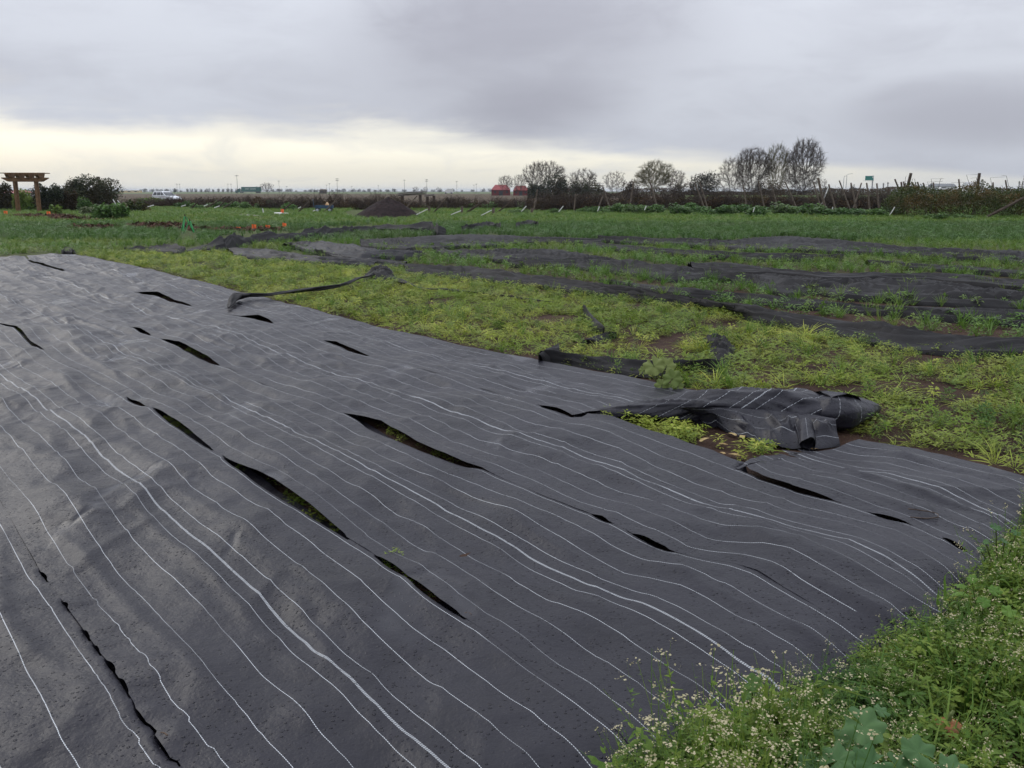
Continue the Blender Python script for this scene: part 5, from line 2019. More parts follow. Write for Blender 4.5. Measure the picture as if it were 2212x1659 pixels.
# ------------------------------------------------------------------ bare trees
def seg_mesh(name, segs, mat, n=3):
    """tapered prisms for many branch pieces: (p0, p1, r0, r1)"""
    p0 = np.array([s[0] for s in segs])
    p1 = np.array([s[1] for s in segs])
    r0 = np.array([s[2] for s in segs])[:, None]
    r1 = np.array([s[3] for s in segs])[:, None]
    d = p1 - p0
    d /= np.linalg.norm(d, axis=1)[:, None] + 1e-9
    a = np.cross(d, np.array((0.31, 0.17, 0.93)))
    a /= np.linalg.norm(a, axis=1)[:, None] + 1e-9
    b = np.cross(d, a)
    rings = []
    for p, r in ((p0, r0), (p1, r1)):
        for k in range(n):
            t = 2 * math.pi * k / n
            rings.append(p + (a * math.cos(t) + b * math.sin(t)) * r)
    V = np.stack(rings, 1)
    m = len(segs)
    base = np.arange(m)[:, None] * (2 * n)
    F = []
    for k in range(n):
        k2 = (k + 1) % n
        F.append(np.concatenate((base + k, base + k2, base + n + k2, base + n + k), 1))
    F = np.stack(F, 1).reshape(-1, 4)
    me = bpy.data.meshes.new(name)
    me.vertices.add(m * 2 * n)
    me.vertices.foreach_set('co', V.reshape(-1).astype(np.float32))
    me.loops.add(F.size)
    me.loops.foreach_set('vertex_index', F.reshape(-1).astype(np.int32))
    me.polygons.add(len(F))
    me.polygons.foreach_set('loop_start', np.arange(0, F.size, 4, dtype=np.int32))
    me.polygons.foreach_set('loop_total', np.full(len(F), 4, dtype=np.int32))
    me.update(calc_edges=True)
    me.materials.append(mat)
    return me


def colonize(att, starts, step=0.32, kill=0.55, reach=3.2, iters=70, sway=0.12, seed=0):
    """branches that grow toward a cloud of bud points until they fill it"""
    rs = np.random.default_rng(seed)
    nodes = [np.array(p, float) for p in starts]
    par = [-1] + [0] * (len(nodes) - 1)
    alive = np.ones(len(att), bool)
    best = np.full(len(att), 1e9)
    who = np.zeros(len(att), int)
    fresh = list(range(len(nodes)))
    for _ in range(iters):
        for k in fresh:
            dd = np.linalg.norm(att - nodes[k], axis=1)
            mk = dd < best
            best[mk] = dd[mk]
            who[mk] = k
        alive &= best > kill
        act = alive & (best < reach)
        if not act.any():
            if not alive.any():
                break
            act = alive & (best <= np.sort(best[alive])[:3].max())
        fresh = []
        for k in np.unique(who[act]):
            v = att[act & (who == k)] - nodes[k]
            v /= np.linalg.norm(v, axis=1)[:, None]
            d = v.mean(0) + rs.normal(0, sway, 3)
            nl = np.linalg.norm(d)
            if nl < 1e-3:
                continue
            q = nodes[k] + d / nl * step
            nodes.append(q)
            par.append(k)
            fresh.append(len(nodes) - 1)
        if not fresh:
            break
    return np.array(nodes), np.array(par)


def envelope(n, shape, w, h, seed):
    """bud points inside a crown outline"""
    rs = np.random.default_rng(seed)
    out = []
    while len(out) < n:
        x, y, z = rs.uniform(-1, 1), rs.uniform(-1, 1), rs.uniform(0.06, 1)
        if shape == 'vase':
            r = 0.35 + 0.65 * min(1, z / 0.5) ** 0.8 if z < 0.5 else math.sqrt(max(0, 1 - ((z - 0.5) / 0.5) ** 2.6))
        elif shape == 'round':
            r = math.sqrt(max(0, 1 - ((z - 0.6) / 0.42) ** 2)) if z > 0.2 else 0
        elif shape == 'oval':
            r = math.sqrt(max(0, 1 - (abs(z - 0.52) / 0.49) ** 2.4))
        else:
            r = math.sqrt(max(0, 1 - z ** 2.2))
        r *= 0.92 + 0.42 * float(fbm(np.array([math.atan2(y, x) * 1.6]), np.array([z * 3.5]), 2, seed)[0])
        q = math.hypot(x, y)
        if q < r and rs.random() < 0.25 + 0.75 * q / max(r, .01):
            out.append((x * w, y * w * 0.8, z * h))
    return np.array(out)


def bare_tree(name, x0, x1, ytop, d, label, seed, mat=TWIG, base_y=411, group=None, shape='vase', stems=2, buds=420, twigs=3, lean=0.0):
    a, b = D(x0, base_y, d), D(x1, base_y, d)
    zb = max(0.0, D(0, base_y, d)[2] - 1.0)
    h = D((x0 + x1) / 2, ytop, d)[2] - zb
    w = (b[0] - a[0]) / 2
    rs = np.random.default_rng(seed)
    k = h / 12.0
    twigs += 5
    att = envelope(int(buds * 1.7), shape, w * 1.06, h * 0.93, seed)
    starts = [(rs.uniform(-.5, .5) * min(w, 2.5) * 0.35 + lean, rs.uniform(-.3, .3), 0.0) for _ in range(stems)]
    starts[0] = (starts[0][0], starts[0][1], -0.4)
    P, par = colonize(att, starts, 0.36 * k, 0.55 * k, 4.2 * k, 100, 0.2, seed)
    n = len(P)
    kids = np.zeros(n, int)
    rad = np.zeros(n)
    area = np.zeros(n)
    for i in range(n - 1, -1, -1):
        rad[i] = max(0.014 * k, area[i] ** (1 / 2.4)) if area[i] > 0 else 0.013 * k
        if par[i] >= 0:
            area[par[i]] += rad[i] ** 2.4
            kids[par[i]] += 1
    big, fine = [], []
    for i in range(n):
        if par[i] < 0:
            continue
        sg = (P[par[i]], P[i], min(rad[par[i]], rad[i] * 1.35), rad[i])
        (big if rad[i] > 0.075 * k else fine).append(sg)
    ctr = np.array((0, 0, h * 0.35))
    for i in range(n):
        if rad[i] > 0.06 * k or par[i] < 0:
            continue
        base_d = P[i] - P[par[i]]
        base_d /= np.linalg.norm(base_d) + 1e-9
        out = P[i] - ctr
        out /= np.linalg.norm(out) + 1e-9
        for _ in range(twigs):
            dv = base_d * 0.7 + out * 0.5 + rs.normal(0, 0.45, 3) + np.array((0, 0, 0.25))
            dv /= np.linalg.norm(dv)
            L_ = k * rs.uniform(0.4, 1.35)
            m1 = P[i] + dv * L_ * 0.5
            dv2 = dv + rs.normal(0, 0.3, 3)
            fine.append((P[i], m1, 0.014 * k, 0.012 * k))
            fine.append((m1, m1 + dv2 * L_ * 0.5, 0.012 * k, 0.008 * k))
    o = empty(name, ((a[0] + b[0]) / 2, d, zb))
    tag(o, label, "tree", group)
    if not big:
        big = fine[:1]
    link("trunk", seg_mesh("trunk", big, BARK, 5), o)
    link("crown", seg_mesh("crown", fine, mat, 3), o)
    return o


TD = 215
bare_tree("willow_tree", 1076, 1108, 376, 330, "small drooping bare willow behind the red barn", 3, shape='round', stems=2, buds=200)
bare_tree("slim_tree", 1110, 1138, 374, 330, "slim bare tree rising between the two red barns", 4, shape='oval', stems=1, buds=140)
bare_tree("bare_tree", 1131, 1221, 343, TD, "wide spiky bare tree nearest the red barns", 5, shape='vase', stems=5, buds=460)
bare_tree("bare_tree", 1216, 1304, 359, TD, "low tangled bare tree next to the spiky one", 6, shape='dome', stems=5, buds=460)
bare_tree("bare_tree", 1302, 1352, 366, TD + 40, "thin pale bare tree standing between fuller ones", 7, shape='vase', stems=3, buds=170, twigs=2)
bare_tree("bare_tree", 1348, 1388, 384, TD, "small leaning bare tree at the foot of the round crowned one", 27, shape='dome', stems=2, buds=150)
bare_tree("round_tree", 1369, 1452, 344, TD - 10, "round crowned tree with yellowish brown twigs", 8, TWIGY, shape='round', stems=2, buds=700, twigs=4)
bare_tree("bare_tree", 1434, 1482, 364, TD, "thin bare tree beside the round crowned one", 9, shape='vase', stems=3, buds=200)
bare_tree("bare_tree", 1548, 1604, 334, TD, "airy bare tree at the side of the tall group", 10, shape='oval', stems=2, buds=230, twigs=2)
bare_tree("tall_tree", 1584, 1664, 312, TD - 10, "dense vase shaped bare tree of the tall group", 11, shape='vase', stems=7, buds=800, twigs=4)
bare_tree("tall_tree", 1648, 1704, 303, TD, "tall tree with yellow green tips in the tall group", 12, TWIGY, shape='vase', stems=4, buds=520, twigs=4)
bare_tree("tall_tree", 1694, 1772, 293, TD - 5, "tallest bare tree with fine oval crown", 13, shape='oval', stems=2, buds=800, twigs=4)
bare_tree("small_tree", 1768, 1786, 383, TD, "small bare sapling just past the tallest tree", 14, shape='oval', stems=1, buds=60)
bush("evergreen_bush", 1169, 1224, 377, 418, BUSHD, "dark evergreen bush in front of the spiky bare tree", 31, 0.2, 4200, d=205)
bush("evergreen_bush", 1140, 1180, 396, 418, BUSHD, "low dark bush at the foot of the spiky bare tree", 34, 0.2, 2200, d=207)
bush("evergreen_bush", 1232, 1300, 392, 418, BUSHD, "dark thicket at the foot of the tangled bare tree", 35, 0.2, 2600, d=207)
bush("twiggy_bush", 1490, 1553, 374, 418, leaf_mat("leaf_twiggy", (0.030, 0.028, 0.018), (0.055, 0.05, 0.03), 0.7, 0.1), "rounded twiggy bush between the thin tree and the tall group", 32, 0.18, 5000, d=210)


bush("twiggy_bush", 1340, 1376, 392, 418, BROWNL, "brown scrub left of the round crowned tree's trunk", 36, 0.16, 2200, d=209)
bush("twiggy_bush", 1440, 1496, 390, 418, BROWNL, "brown scrub between the round crowned tree and the twiggy bush", 37, 0.16, 2600, d=209)
bush("twiggy_bush", 1600, 1700, 392, 418, BROWNL, "brown scrub under the tall group of bare trees", 38, 0.16, 4200, d=209)

# dark brush along the foot of the trees
def brush():
    A, B = D(1140, 410, 212), D(1960, 410, 212)
    n = 22000
    x = rng.uniform(A[0], B[0], n)
    y = 212 + rng.uniform(0, 6, n)
    top = 2.2 + 1.2 * fbm(x * 0.12, y * 0, 3, 6)
    z = top * rng.random(n) ** 0.6
    me = leaf_cloud("brush", np.stack((x, y, z), 1), 0.16, BROWNL, 0.2)
    tag(link("roadside_brush", me), "dark brown brush along the foot of the bare trees", "brush", kind='stuff')


brush()
strip_m = field_mat("meadow_green", (0.055, 0.085, 0.025), (0.085, 0.12, 0.035), 0.3)
P = np.zeros((10, 30, 3))
for i, y in enumerate(np.linspace(140, 205, 10)):
    xs = np.linspace(D(1480, 420, y)[0], D(2500, 420, y)[0], 30)
    P[i] = np.stack((xs, np.full(30, y), np.full(30, 0.25 + (y - 140) / 65 * 0.5)), 1)
tag(link("meadow", grid_mesh("meadow", P, strip_m)), kind='structure')

# ------------------------------------------------------------------ far things
REDW = rough_mat("barn_red", (0.10, 0.018, 0.02), (0.15, 0.03, 0.03), 1, 0.8, 0)
REDR = rough_mat("barn_roof", (0.20, 0.045, 0.05), (0.28, 0.07, 0.07), 0.7, 0.7, 0)
GLASS = rough_mat("dark_glass", (0.02, 0.025, 0.03), (0.05, 0.055, 0.06), 2, 0.15, 0)
FARTREE = leaf_mat("leaf_far", (0.035, 0.045, 0.035), (0.06, 0.07, 0.05), 0.8, 0.1)
GREYB = rough_mat("grey_building", (0.32, 0.33, 0.34), (0.5, 0.5, 0.5), 0.3, 0.8, 0)
METALG = rough_mat("galvanised", (0.25, 0.26, 0.27), (0.35, 0.36, 0.37), 2, 0.5, 0, metallic=0.5)


def barn(x0, x1, yt, d, label, roofmat, lean=True):
    a, b = D(x0, 413, d), D(x1, 413, d)
    h = D(0, yt, d)[2]
    w = b[0] - a[0]
    o = empty("red_barn", ((a[0] + b[0]) / 2, d, 0))
    tag(o, label, "barn", "red barns by the bare trees")
    wall_h = h * 0.52
    dep = w * 0.9
    mb = MB().box((0, dep / 2, wall_h / 2), (w * 0.96, dep, wall_h))
    mb.build("wall", REDW, o)
    m2 = MB()
    r = w / 2
    m2.add([(-r, -0.4, wall_h), (r, -0.4, wall_h), (r * 0.62, dep * 0.5, h), (-r * 0.62, dep * 0.5, h), (-r, dep + .4, wall_h), (r, dep + .4, wall_h)],
           [(0, 1, 2, 3), (3, 2, 5, 4), (0, 3, 4), (1, 5, 2), (0, 4, 5, 1)])
    m2.build("roof", roofmat, o)
    dr = MB().box((0, -0.03, wall_h * 0.4), (w * 0.2, 0.1, wall_h * 0.8)).build("door", GLASS, o)
    for x in (-w * 0.3, w * 0.3):
        MB().box((x, -0.03, wall_h * 0.6), (w * 0.1, 0.1, wall_h * 0.3)).build("window", GLASS, o)


barn(1061, 1103, 399, 350, "red barn with bright red roof by the drooping willow", REDR)
barn(1108, 1142, 401, 345, "darker red barn half hidden behind the spiky tree", rough_mat("barn_roof_dull", (0.15, 0.035, 0.035), (0.22, 0.06, 0.05), 0.7, 0.8, 0))


def house(x0, x1, yt, yb, d, name, label, wallmat, roofmat, nwin=3):
    a, b = D(x0, yb, d), D(x1, yb, d)
    h = D(0, yt, d)[2]
    w = b[0] - a[0]
    o = empty(name, ((a[0] + b[0]) / 2, d, 0))
    tag(o, label, "building")
    MB().box((0, 4, h * 0.36), (w, 8, h * 0.72)).build("wall", wallmat, o)
    m2 = MB()
    m2.add([(-w / 2 - .3, -.4, h * .722), (w / 2 + .3, -.4, h * .722), (w / 2, 4, h), (-w / 2, 4, h), (-w / 2 - .3, 8.4, h * .722), (w / 2 + .3, 8.4, h * .722)],
           [(0, 1, 2, 3), (3, 2, 5, 4), (0, 3, 4), (1, 5, 2)])
    m2.build("roof", roofmat, o)
    for i in range(nwin):
        x = (i + 0.5) / nwin * w - w / 2
        MB().box((x, -0.03, h * 0.4), (w / nwin * 0.4, 0.08, h * 0.25)).build("window", GLASS, o)


PINKR = rough_mat("faded_red_roof", (0.36, 0.13, 0.14), (0.45, 0.19, 0.19), 0.7, 0.8, 0)
house(2, 34, 411, 421, 190, "farm_house", "low house with faded red roof behind the pergola", GREYB, PINKR, 4)
house(258, 300, 409.5, 414, 900, "farm_building", "long pale building low on the horizon past the round bush", rough_mat("tan_wall", (0.5, 0.38, 0.2), (0.6, 0.5, 0.3), 0.3, 0.8, 0), GREYB, 3)
house(690, 701, 408.5, 415, 600, "field_shed", "small dark shed alone on the horizon", WOODD, WOODD, 1)
house(1960, 2000, 398.5, 408, 620, "roadside_building", "long low pale building behind the hedge posts", GREYB, GREYB, 5)
house(2015, 2065, 396.5, 408, 640, "roadside_building", "dark roofed building between hedge post tops", GREYB, GLASS, 5)
house(2090, 2125, 393.5, 405, 620, "roadside_building", "white building showing at the stout dark hedge post", rough_mat("white_wall", (0.6, 0.6, 0.6), (0.72, 0.72, 0.72), 0.3, 0.8, 0), GREYB, 5)


# car -----------------------------------------------------------------
def suv():
    d = 128
    a, b = D(334, 430, d), D(386, 430, d)
    o = empty("white_car", ((a[0] + b[0]) / 2, d, 0), R(-34))
    tag(o, "white estate car parked beyond the green bank", "car")
    PAINT, nt, bs = newmat("white_car_paint")
    bs.inputs['Base Color'].default_value = (0.72, 0.74, 0.77, 1)
    bs.inputs['Roughness'].default_value = 0.25
    TYRE = rough_mat("tyre", (0.012, 0.012, 0.012), (0.025, 0.025, 0.025), 5, 0.85, 0)
    LAMP = rough_mat("lamp_glass", (0.6, 0.6, 0.58), (0.8, 0.8, 0.76), 3, 0.15, 0)
    # body: lower shell and cabin lofted from side outlines
    low = [(-2.15, 0.35), (2.1, 0.32), (2.22, 0.50), (2.2, 0.72), (2.05, 0.86), (0.95, 1.0), (-2.1, 1.02), (-2.22, 0.8)]
    body = MB()
    n = len(low)
    for y, k in ((-0.86, 1.0), (0.86, 1.0)):
        pass
    sections = [(-0.78, 0.97), (-0.86, 1.0), (0.86, 1.0), (0.78, 0.97)]
    vs_ = []
    for y, k in sections:
        vs_ += [(x * k, y, 0.66 + (z - 0.66) * (0.94 if k < 1 else 1)) for x, z in low]
    fs = [tuple(range(n))[::-1], tuple(range(3 * n, 4 * n))]
    for s in range(3):
        for i in range(n):
            j = (i + 1) % n
            fs.append((s * n + i, s * n + j, (s + 1) * n + j, (s + 1) * n + i))
    body.add(vs_, fs)
    bo = body.build("body", PAINT, o)
    cab = [(-2.08, 1.02), (0.95, 1.0), (0.15, 1.52), (-0.1, 1.6), (-1.6, 1.62), (-1.95, 1.5)]
    n = len(cab)
    vs_ = []
    for y in (-1, 1):
        for x, z in cab:
            t = (z - 1.0) / 0.62
            vs_.append((x, y * (0.84 - 0.16 * t), z))
    fs = [tuple(range(n)), tuple(range(2 * n - 1, n - 1, -1))]
    for i in range(n):
        j = (i + 1) % n
        fs.append((i, i + n, j + n, j))
    MB().add(vs_, fs).build("cabin", PAINT, o)
    # windows sit a little proud of the cabin
    def side_pane(x0, x1, x2, x3, s):
        pts = []
        for x, z in ((x0, 1.08), (x1, 1.08), (x2, 1.50), (x3, 1.50)):
            t = (z - 1.0) / 0.62
            pts.append((x, s * (0.84 - 0.16 * t + 0.006), z))
        MB().add(pts, [(0, 1, 2, 3) if s < 0 else (3, 2, 1, 0)]).build("side_window", GLASS, o)
    for s in (-1, 1):
        side_pane(-0.15, 0.70, 0.10, -0.15, s)
        side_pane(-1.05, -0.22, -0.22, -1.05, s)
        side_pane(-1.95, -1.13, -1.13, -1.75, s)
    MB().add([(0.92, -0.78, 1.035), (0.92, 0.78, 1.035), (0.19, 0.66, 1.505), (0.19, -0.66, 1.505)], [(0, 1, 2, 3)]).build("windscreen", GLASS, o).location = (0.012, 0, 0.01)
    for s in (-1, 1):
        MB().box((2.13, s * 0.62, 0.72), (0.16, 0.36, 0.16)).build("headlight", LAMP, o)
        MB().box((0.62, s * 0.94, 1.08), (0.12, 0.16, 0.12)).build("mirror", PAINT, o)
        MB().tube([(-1.6, s * 0.62, 1.66), (-0.2, s * 0.62, 1.655)], 0.02, 6).build("roof_rail", GLASS, o)
        for x in (-1.35, 1.38):
            w = MB().tube([(x, s * 0.74, 0.33), (x, s * 0.90, 0.33)], 0.33, 20).build("wheel", TYRE, o)
            MB().tube([(x, s * 0.89, 0.33), (x, s * 0.912, 0.33)], 0.2, 14).build("rim", METALG, w)
    MB().box((2.19, 0, 0.47), (0.1, 1.5, 0.16)).build("bumper", TYRE, o)


suv()


def lorry():
    d = 740
    a, b = D(522.5, 415, d), D(564, 415, d)
    L_ = b[0] - a[0]
    o = empty("lorry", (a[0], d, 0))
    tag(o, "dark green lorry with a long trailer on the horizon road", "lorry")
    GR = rough_mat("trailer_green", (0.015, 0.085, 0.075), (0.03, 0.12, 0.105), 0.3, 0.6, 0)
    MB().box((L_ / 2, 0, 3.2), (L_, 2.6, 3.6)).build("trailer", GR, o)
    MB().box((L_ / 2, 0, 1.2), (L_ * 0.94, 1.2, 0.35)).build("chassis", GLASS, o)
    x = -1.2
    MB().prism([(-5.2, 0.7), (-5.2, 1.7), (-3.7, 2.0), (-3.3, 3.2), (-1.4, 3.7), (-1.3, 0.7)], -1.2, 1.2).build("cab", GR, o)
    MB().add([(-3.74, -1.22, 2.1), (-2.6, -1.22, 2.1), (-2.6, -1.22, 3.0), (-3.36, -1.22, 3.0)], [(0, 1, 2, 3)]).build("cab_window", GLASS, o)
    for wx in (-4.3, -0.6, 0.8, L_ - 3.5, L_ - 2.2, L_ - 0.9):
        MB().tube([(wx, -1.25, 0.55), (wx, 1.25, 0.55)], 0.55, 12).build("wheel", GLASS, o)
    x = L_ * 0.22
    for i, c in enumerate("#### ######"):
        w = 0.52
        if c == '#':
            mb = MB()
            mb.box((x, -1.32, 3.5), (0.14, 0.04, 1.2)).box((x + 0.3, -1.322, 3.5 + (0.35 if i % 2 else -0.3)), (0.36, 0.04, 0.22)).box((x + 0.2, -1.324, 4.0 - (i % 3) * 0.5), (0.5, 0.04, 0.18))
            mb.build("lettering", WHITEP, o)['kind'] = 'stuff'
        x += 0.80


lorry()


def box_truck(x0, x1, yt, d, label):
    a, b = D(x0, 414, d), D(x1, 414, d)
    h = D(0, yt, d)[2]
    L_ = b[0] - a[0]
    o = empty("white_truck", (a[0], d, 0))
    tag(o, label, "truck")
    MB().box((L_ * 0.62, 0, h * 0.58), (L_ * 0.74, 2.4, h * 0.8)).build("box", WHITEP, o)
    MB().prism([(0, .5), (0, h * .45), (L_ * .1, h * .75), (L_ * .24, h * .78), (L_ * .24, .5)], -1.1, 1.1).build("cab", WHITEP, o)
    for wx in (L_ * 0.12, L_ * 0.8):
        MB().tube([(wx, -1.2, .5), (wx, 1.2, .5)], .5, 12).build("wheel", GLASS, o)


box_truck(961, 979, 407.5, 560, "white box truck on the horizon beyond the planks")


def far_car(x, y, d, w, label):
    c = D(x, y, d)
    o = empty("road_car", (c[0], d, max(0, c[2] - 1.2)))
    tag(o, label, "car", "cars on the far road")
    MB().prism([(-w, .35), (w, .35), (w, .8), (w * .55, .9), (w * .3, 1.4), (-w * .55, 1.4), (-w * .8, .95), (-w, .9)], -.85, .85).build("body", WHITEP, o)
    MB().prism([(w * .48, .95), (w * .27, 1.33), (-w * .52, 1.33), (-w * .7, .98)], -.87, .87).build("window", GLASS, o)
    for sx in (-.6, .6):
        MB().tube([(sx * w, -.88, .32), (sx * w, .88, .32)], .32, 10).build("wheel", GLASS, o)


far_car(2038, 405, 420, 2.3, "pale car on the road seen over the hedge corner")
far_car(2058, 406, 420, 2.1, "second pale car on the road behind the hedge posts")
far_car(2082, 405, 430, 2.2, "pale car on the road next to the white building")


# utility poles
def pole(x, yt, d, label, group, arms=1):
    c = D(x, 413, d)
    h = D(x, yt, d)[2]
    o = empty("utility_pole", (c[0], d, 0))
    tag(o, label, "utility pole", group)
    MB().tube([(0, 0, 0), (0, 0, h)], [h * 0.013, h * 0.009], 6).build("shaft", WOODD, o)
    for i in range(arms):
        MB().box((0, 0, h * (0.96 - 0.1 * i)), (h * 0.2, 0.15, 0.22)).build("crossarm", WOODD, o)


PG = "thin utility poles along the horizon"
PL = "thin utility pole far off on the horizon"
for ii, (x, yt) in enumerate(sorted([(240.6, 387), (383, 397), (389, 397), (493, 397), (500, 397), (603.5, 390), (706, 399), (712, 396), (817.5, 400), (874, 388), (987, 391), (1024, 399), (1029, 397), (620, 402), (555, 402), (760, 402)])):
    pole(x, yt, 640 + (x * 7) % 120, "%s thin far utility pole along the horizon, counted from the round bush" % ORD[ii], PG)
pole(513.4, 378, 520, "tall utility pole with crossarm beside the green lorry", None)
pole(729, 385, 520, "utility pole with double crossarms over the blue cart", None, 2)
pole(922, 387, 560, "utility pole standing behind the plank stack", None, 2)


def lamp_post(x, yt, d, label, arm):
    c = D(x, 405, d)
    h = D(x, yt, d)[2]
    o = empty("light_pole", (c[0], d, 0))
    tag(o, label, "light pole")
    MB().tube([(0, 0, 0), (0, 0, h * .96), (arm * 0.4, 0, h), (arm, 0, h + .2)], [.16, .10, .08, .06], 6).build("shaft", METALG, o)
    MB().box((arm, 0, h + .15), (0.9, .3, .15)).build("lamp_head", METALG, o)


lamp_post(1821.5, 381, 420, "plain light pole between the tallest tree and the green sign", 0.6)
lamp_post(1827.5, 376, 420, "curved light pole next to the green sign", 2.2)


def road_sign():
    d = 300
    a, b = D(1868.6, 389.6, d), D(1887.6, 380, d)
    o = empty("road_sign", (b[0], d, 0))
    tag(o, "green road sign board on a single post above the far road", "sign")
    GS = rough_mat("sign_green", (0.01, 0.16, 0.13), (0.02, 0.2, 0.165), 0.4, 0.5, 0)
    w, h = b[0] - a[0], b[2] - a[2]
    MB().box((-w / 2, 0, (a[2] + b[2]) / 2), (w, 0.12, h)).build("board", GS, o)
    MB().box((-0.15, 0.25, b[2] / 2), (0.3, 0.3, b[2] + 0.2)).build("post", METALG, o)
    MB().box((-w / 2 - 0.3, -0.3, a[2] - 0.18), (w + 0.8, 0.5, 0.08)).build("catwalk", METALG, o)
    MB().box((-w * .10, -0.066, (a[2] + b[2]) / 2 + h * .2), (w * .12, 0.01, h * .35)).build("arrow_mark", WHITEP, o)


road_sign()


def palm(x, yt, yb, d, label):
    c = D(x, yb, d)
    h = D(x, yt, d)[2]
    o = empty("palm_tree", (c[0], d, 0))
    tag(o, label, "palm tree", "palms along the far road")
    MB().tube([(0, 0, 0), (0.1, 0, h * 0.55), (0, 0, h * 0.85)], [.3, .22, .2], 6).build("trunk", BARK, o)
    mb = MB()
    r = h * 0.13
    for i in range(46):
        a = rnd(0, 6.28)
        el = rnd(-1.1, 1.2)
        leaf(mb, (0, 0, h * 0.87), (math.cos(a) * math.cos(el), math.sin(a) * math.cos(el), math.sin(el)), (0, 0, 1), r * rnd(.7, 1.1), r * .22, 0.35, 0, 2)
    mb.build("crown", FARTREE, o)


palm(1908, 393.5, 403, 480, "round headed palm nearer the green sign")
palm(1917.5, 391.5, 403, 480, "slightly taller palm of the pair by the green sign")
palm(1837.5, 397.5, 405, 560, "small palm under the light poles")
palm(1844.5, 397, 405, 560, "small palm close to the green sign post")
palm(2201, 389, 402, 470, "palm at the frame edge above the hedge")
palm(2209, 390, 402, 470, "palm cut by the frame edge above the hedge")

# trees along the horizon
far_me = []
for i in range(5):
    far_me.append(leaf_cloud("crown", lumpy(420, 1.0, 0.9, 1.6, 300 + i, 6) + np.array((0, 0, 0.35)), 0.10, FARTREE, 0.2))
trunk_me = MB().tube([(0, 0, 0), (0.02, 0, 0.5), (0, 0, 0.9)], [.09, .07, .05], 5).mesh("trunk", BARK)


def far_tree(x, yt, d, wide, label, group, name="horizon_tree"):
    c = D(x, 414, d)
    h = max(2.0, D(x, yt, d)[2])
    o = empty(name, (c[0], d, 0), rnd(0, 6.28))
    s = h / 1.9
    o.scale = (s * wide, s * wide, s)
    tag(o, label, "tree", group)
    link("crown", random.choice(far_me), o)
    link("trunk", trunk_me, o)


for x in np.arange(405, 520, 9.5):
    far_tree(x + rnd(-2, 2), 405.5 + rnd(-.8, 1.2), 900, 0.8, "small round orchard tree in the even row on the horizon", "orchard row on the horizon", "orchard_tree")
GL = "dim low trees of the horizon line"
for x in list(np.arange(262, 400, 13)) + list(np.arange(560, 860, 14)) + list(np.arange(870, 1060, 21)):
    far_tree(x + rnd(-5, 5), 407.5 + rnd(-2.5, 2.5), 1300 + rnd(-150, 250), rnd(1.2, 2.4), "dim low tree far away on the horizon line", GL)
far_tree(376.5, 404, 700, 0.8, "dark pointed tree on the horizon right above the white car", None)
far_tree(143, 399, 420, 1.1, "blue grey tree showing between the dark bushes", None)
far_tree(58, 405, 520, 2.2, "blue grey trees seen through the pergola", None)
far_tree(679, 406, 800, 0.5, "slim dark tree beside the small shed", None)
for x in np.arange(1790, 2230, 26):
    far_tree(x + rnd(-6, 6), 402 + rnd(-2, 2), 700 + rnd(-60, 100), rnd(1.3, 2.2), "dim tree along the far road at the hedge side", "trees along the far road")
bare_tree("bare_tree", 563, 592, 393, 420, "small bare tree right beside the green lorry", 21, TWIG, base_y=415, shape="round", stems=2, buds=130)
for ii, (x0, x1, yt) in enumerate([(891, 905, 402), (914, 926, 402), (942, 955, 403)]):
    bare_tree("bare_tree", x0, x1, yt, 480, "%s tiny bare tree on the horizon counted past the compost heap" % ORD[ii], int(x0), TWIG, base_y=414, group="tiny bare trees behind the planks", shape="round", stems=2, buds=70)

# ------------------------------------------------------------------ near plants and small things
LOC = rough_mat("pumpkin_skin", (0.26, 0.062, 0.006), (0.17, 0.08, 0.016), 16, 0.55, 0.3)


def big_mallow(x, y, leaves, label, mat=MALLOW):
    base = G(x, y, 0)
    o = empty("mallow_plant", base)
    tag(o, label, "plant", "broad leaved mallows in the near weeds")
    for (lx, ly, z, rad, nx, ny, nz) in leaves:
        c = G(lx, ly, z) - base
        mb = MB()
        mallow_leaf(mb, c, (nx, ny, nz), rad * 0.66, 0, rnd(0, 6))
        lf = mb.build("leaf", mat, o, True)
        st = MB().tube([(c[0] * .15, c[1] * .15, 0), (c[0] * .7, c[1] * .7, c[2] * .6), (c[0], c[1], c[2] - rad * .2)], [.004, .003, .0025], 5)
        st.build("stalk", STEMG, lf)


big_mallow(1870, 1640, [(1868, 1567, .30, .078, -.1, -.45, .8), (1838, 1598, .24, .066, -.4, -.5, .8), (1810, 1640, .27, .062, -.3, -.4, .9), (1885, 1648, .27, .075, .2, -.4, .9), (1750, 1650, .2, .05, -.2, -.3, .9)],
           "grey green mallow with the largest round leaf in the near weeds")
big_mallow(1975, 1640, [(1985, 1622, .29, .066, .1, -.4, .9), (2060, 1655, .26, .055, .2, -.3, .9), (1940, 1660, .25, .06, -.2, -.5, .8), (1905, 1535, .27, .034, .3, -.2, .8), (2010, 1665, .22, .05, 0, -.3, .9)],
           "mallow with scalloped leaves between the largest one and the pumpkin")
big_mallow(2160, 1240, [(2152, 1138, .34, .034, .1, -.3, .9), (2130, 1170, .22, .020, -.5, -.3, .6), (2170, 1168, .26, .026, .3, -.2, .9), (2118, 1186, .14, .022, -.2, -.4, .7), (2195, 1150, .25, .03, 0, -.3, .9)],
           "thin stemmed mallow hanging over the fabric corner", MALLOW)
big_mallow(1630, 1530, [(1625, 1475, .30, .040, -.2, -.6, .6), (1612, 1500, .2, .025, -.3, -.5, .7), (1700, 1520, .18, .03, .1, -.4, .9)], "small dark leaved mallow leaning onto the fabric edge", DARKG)
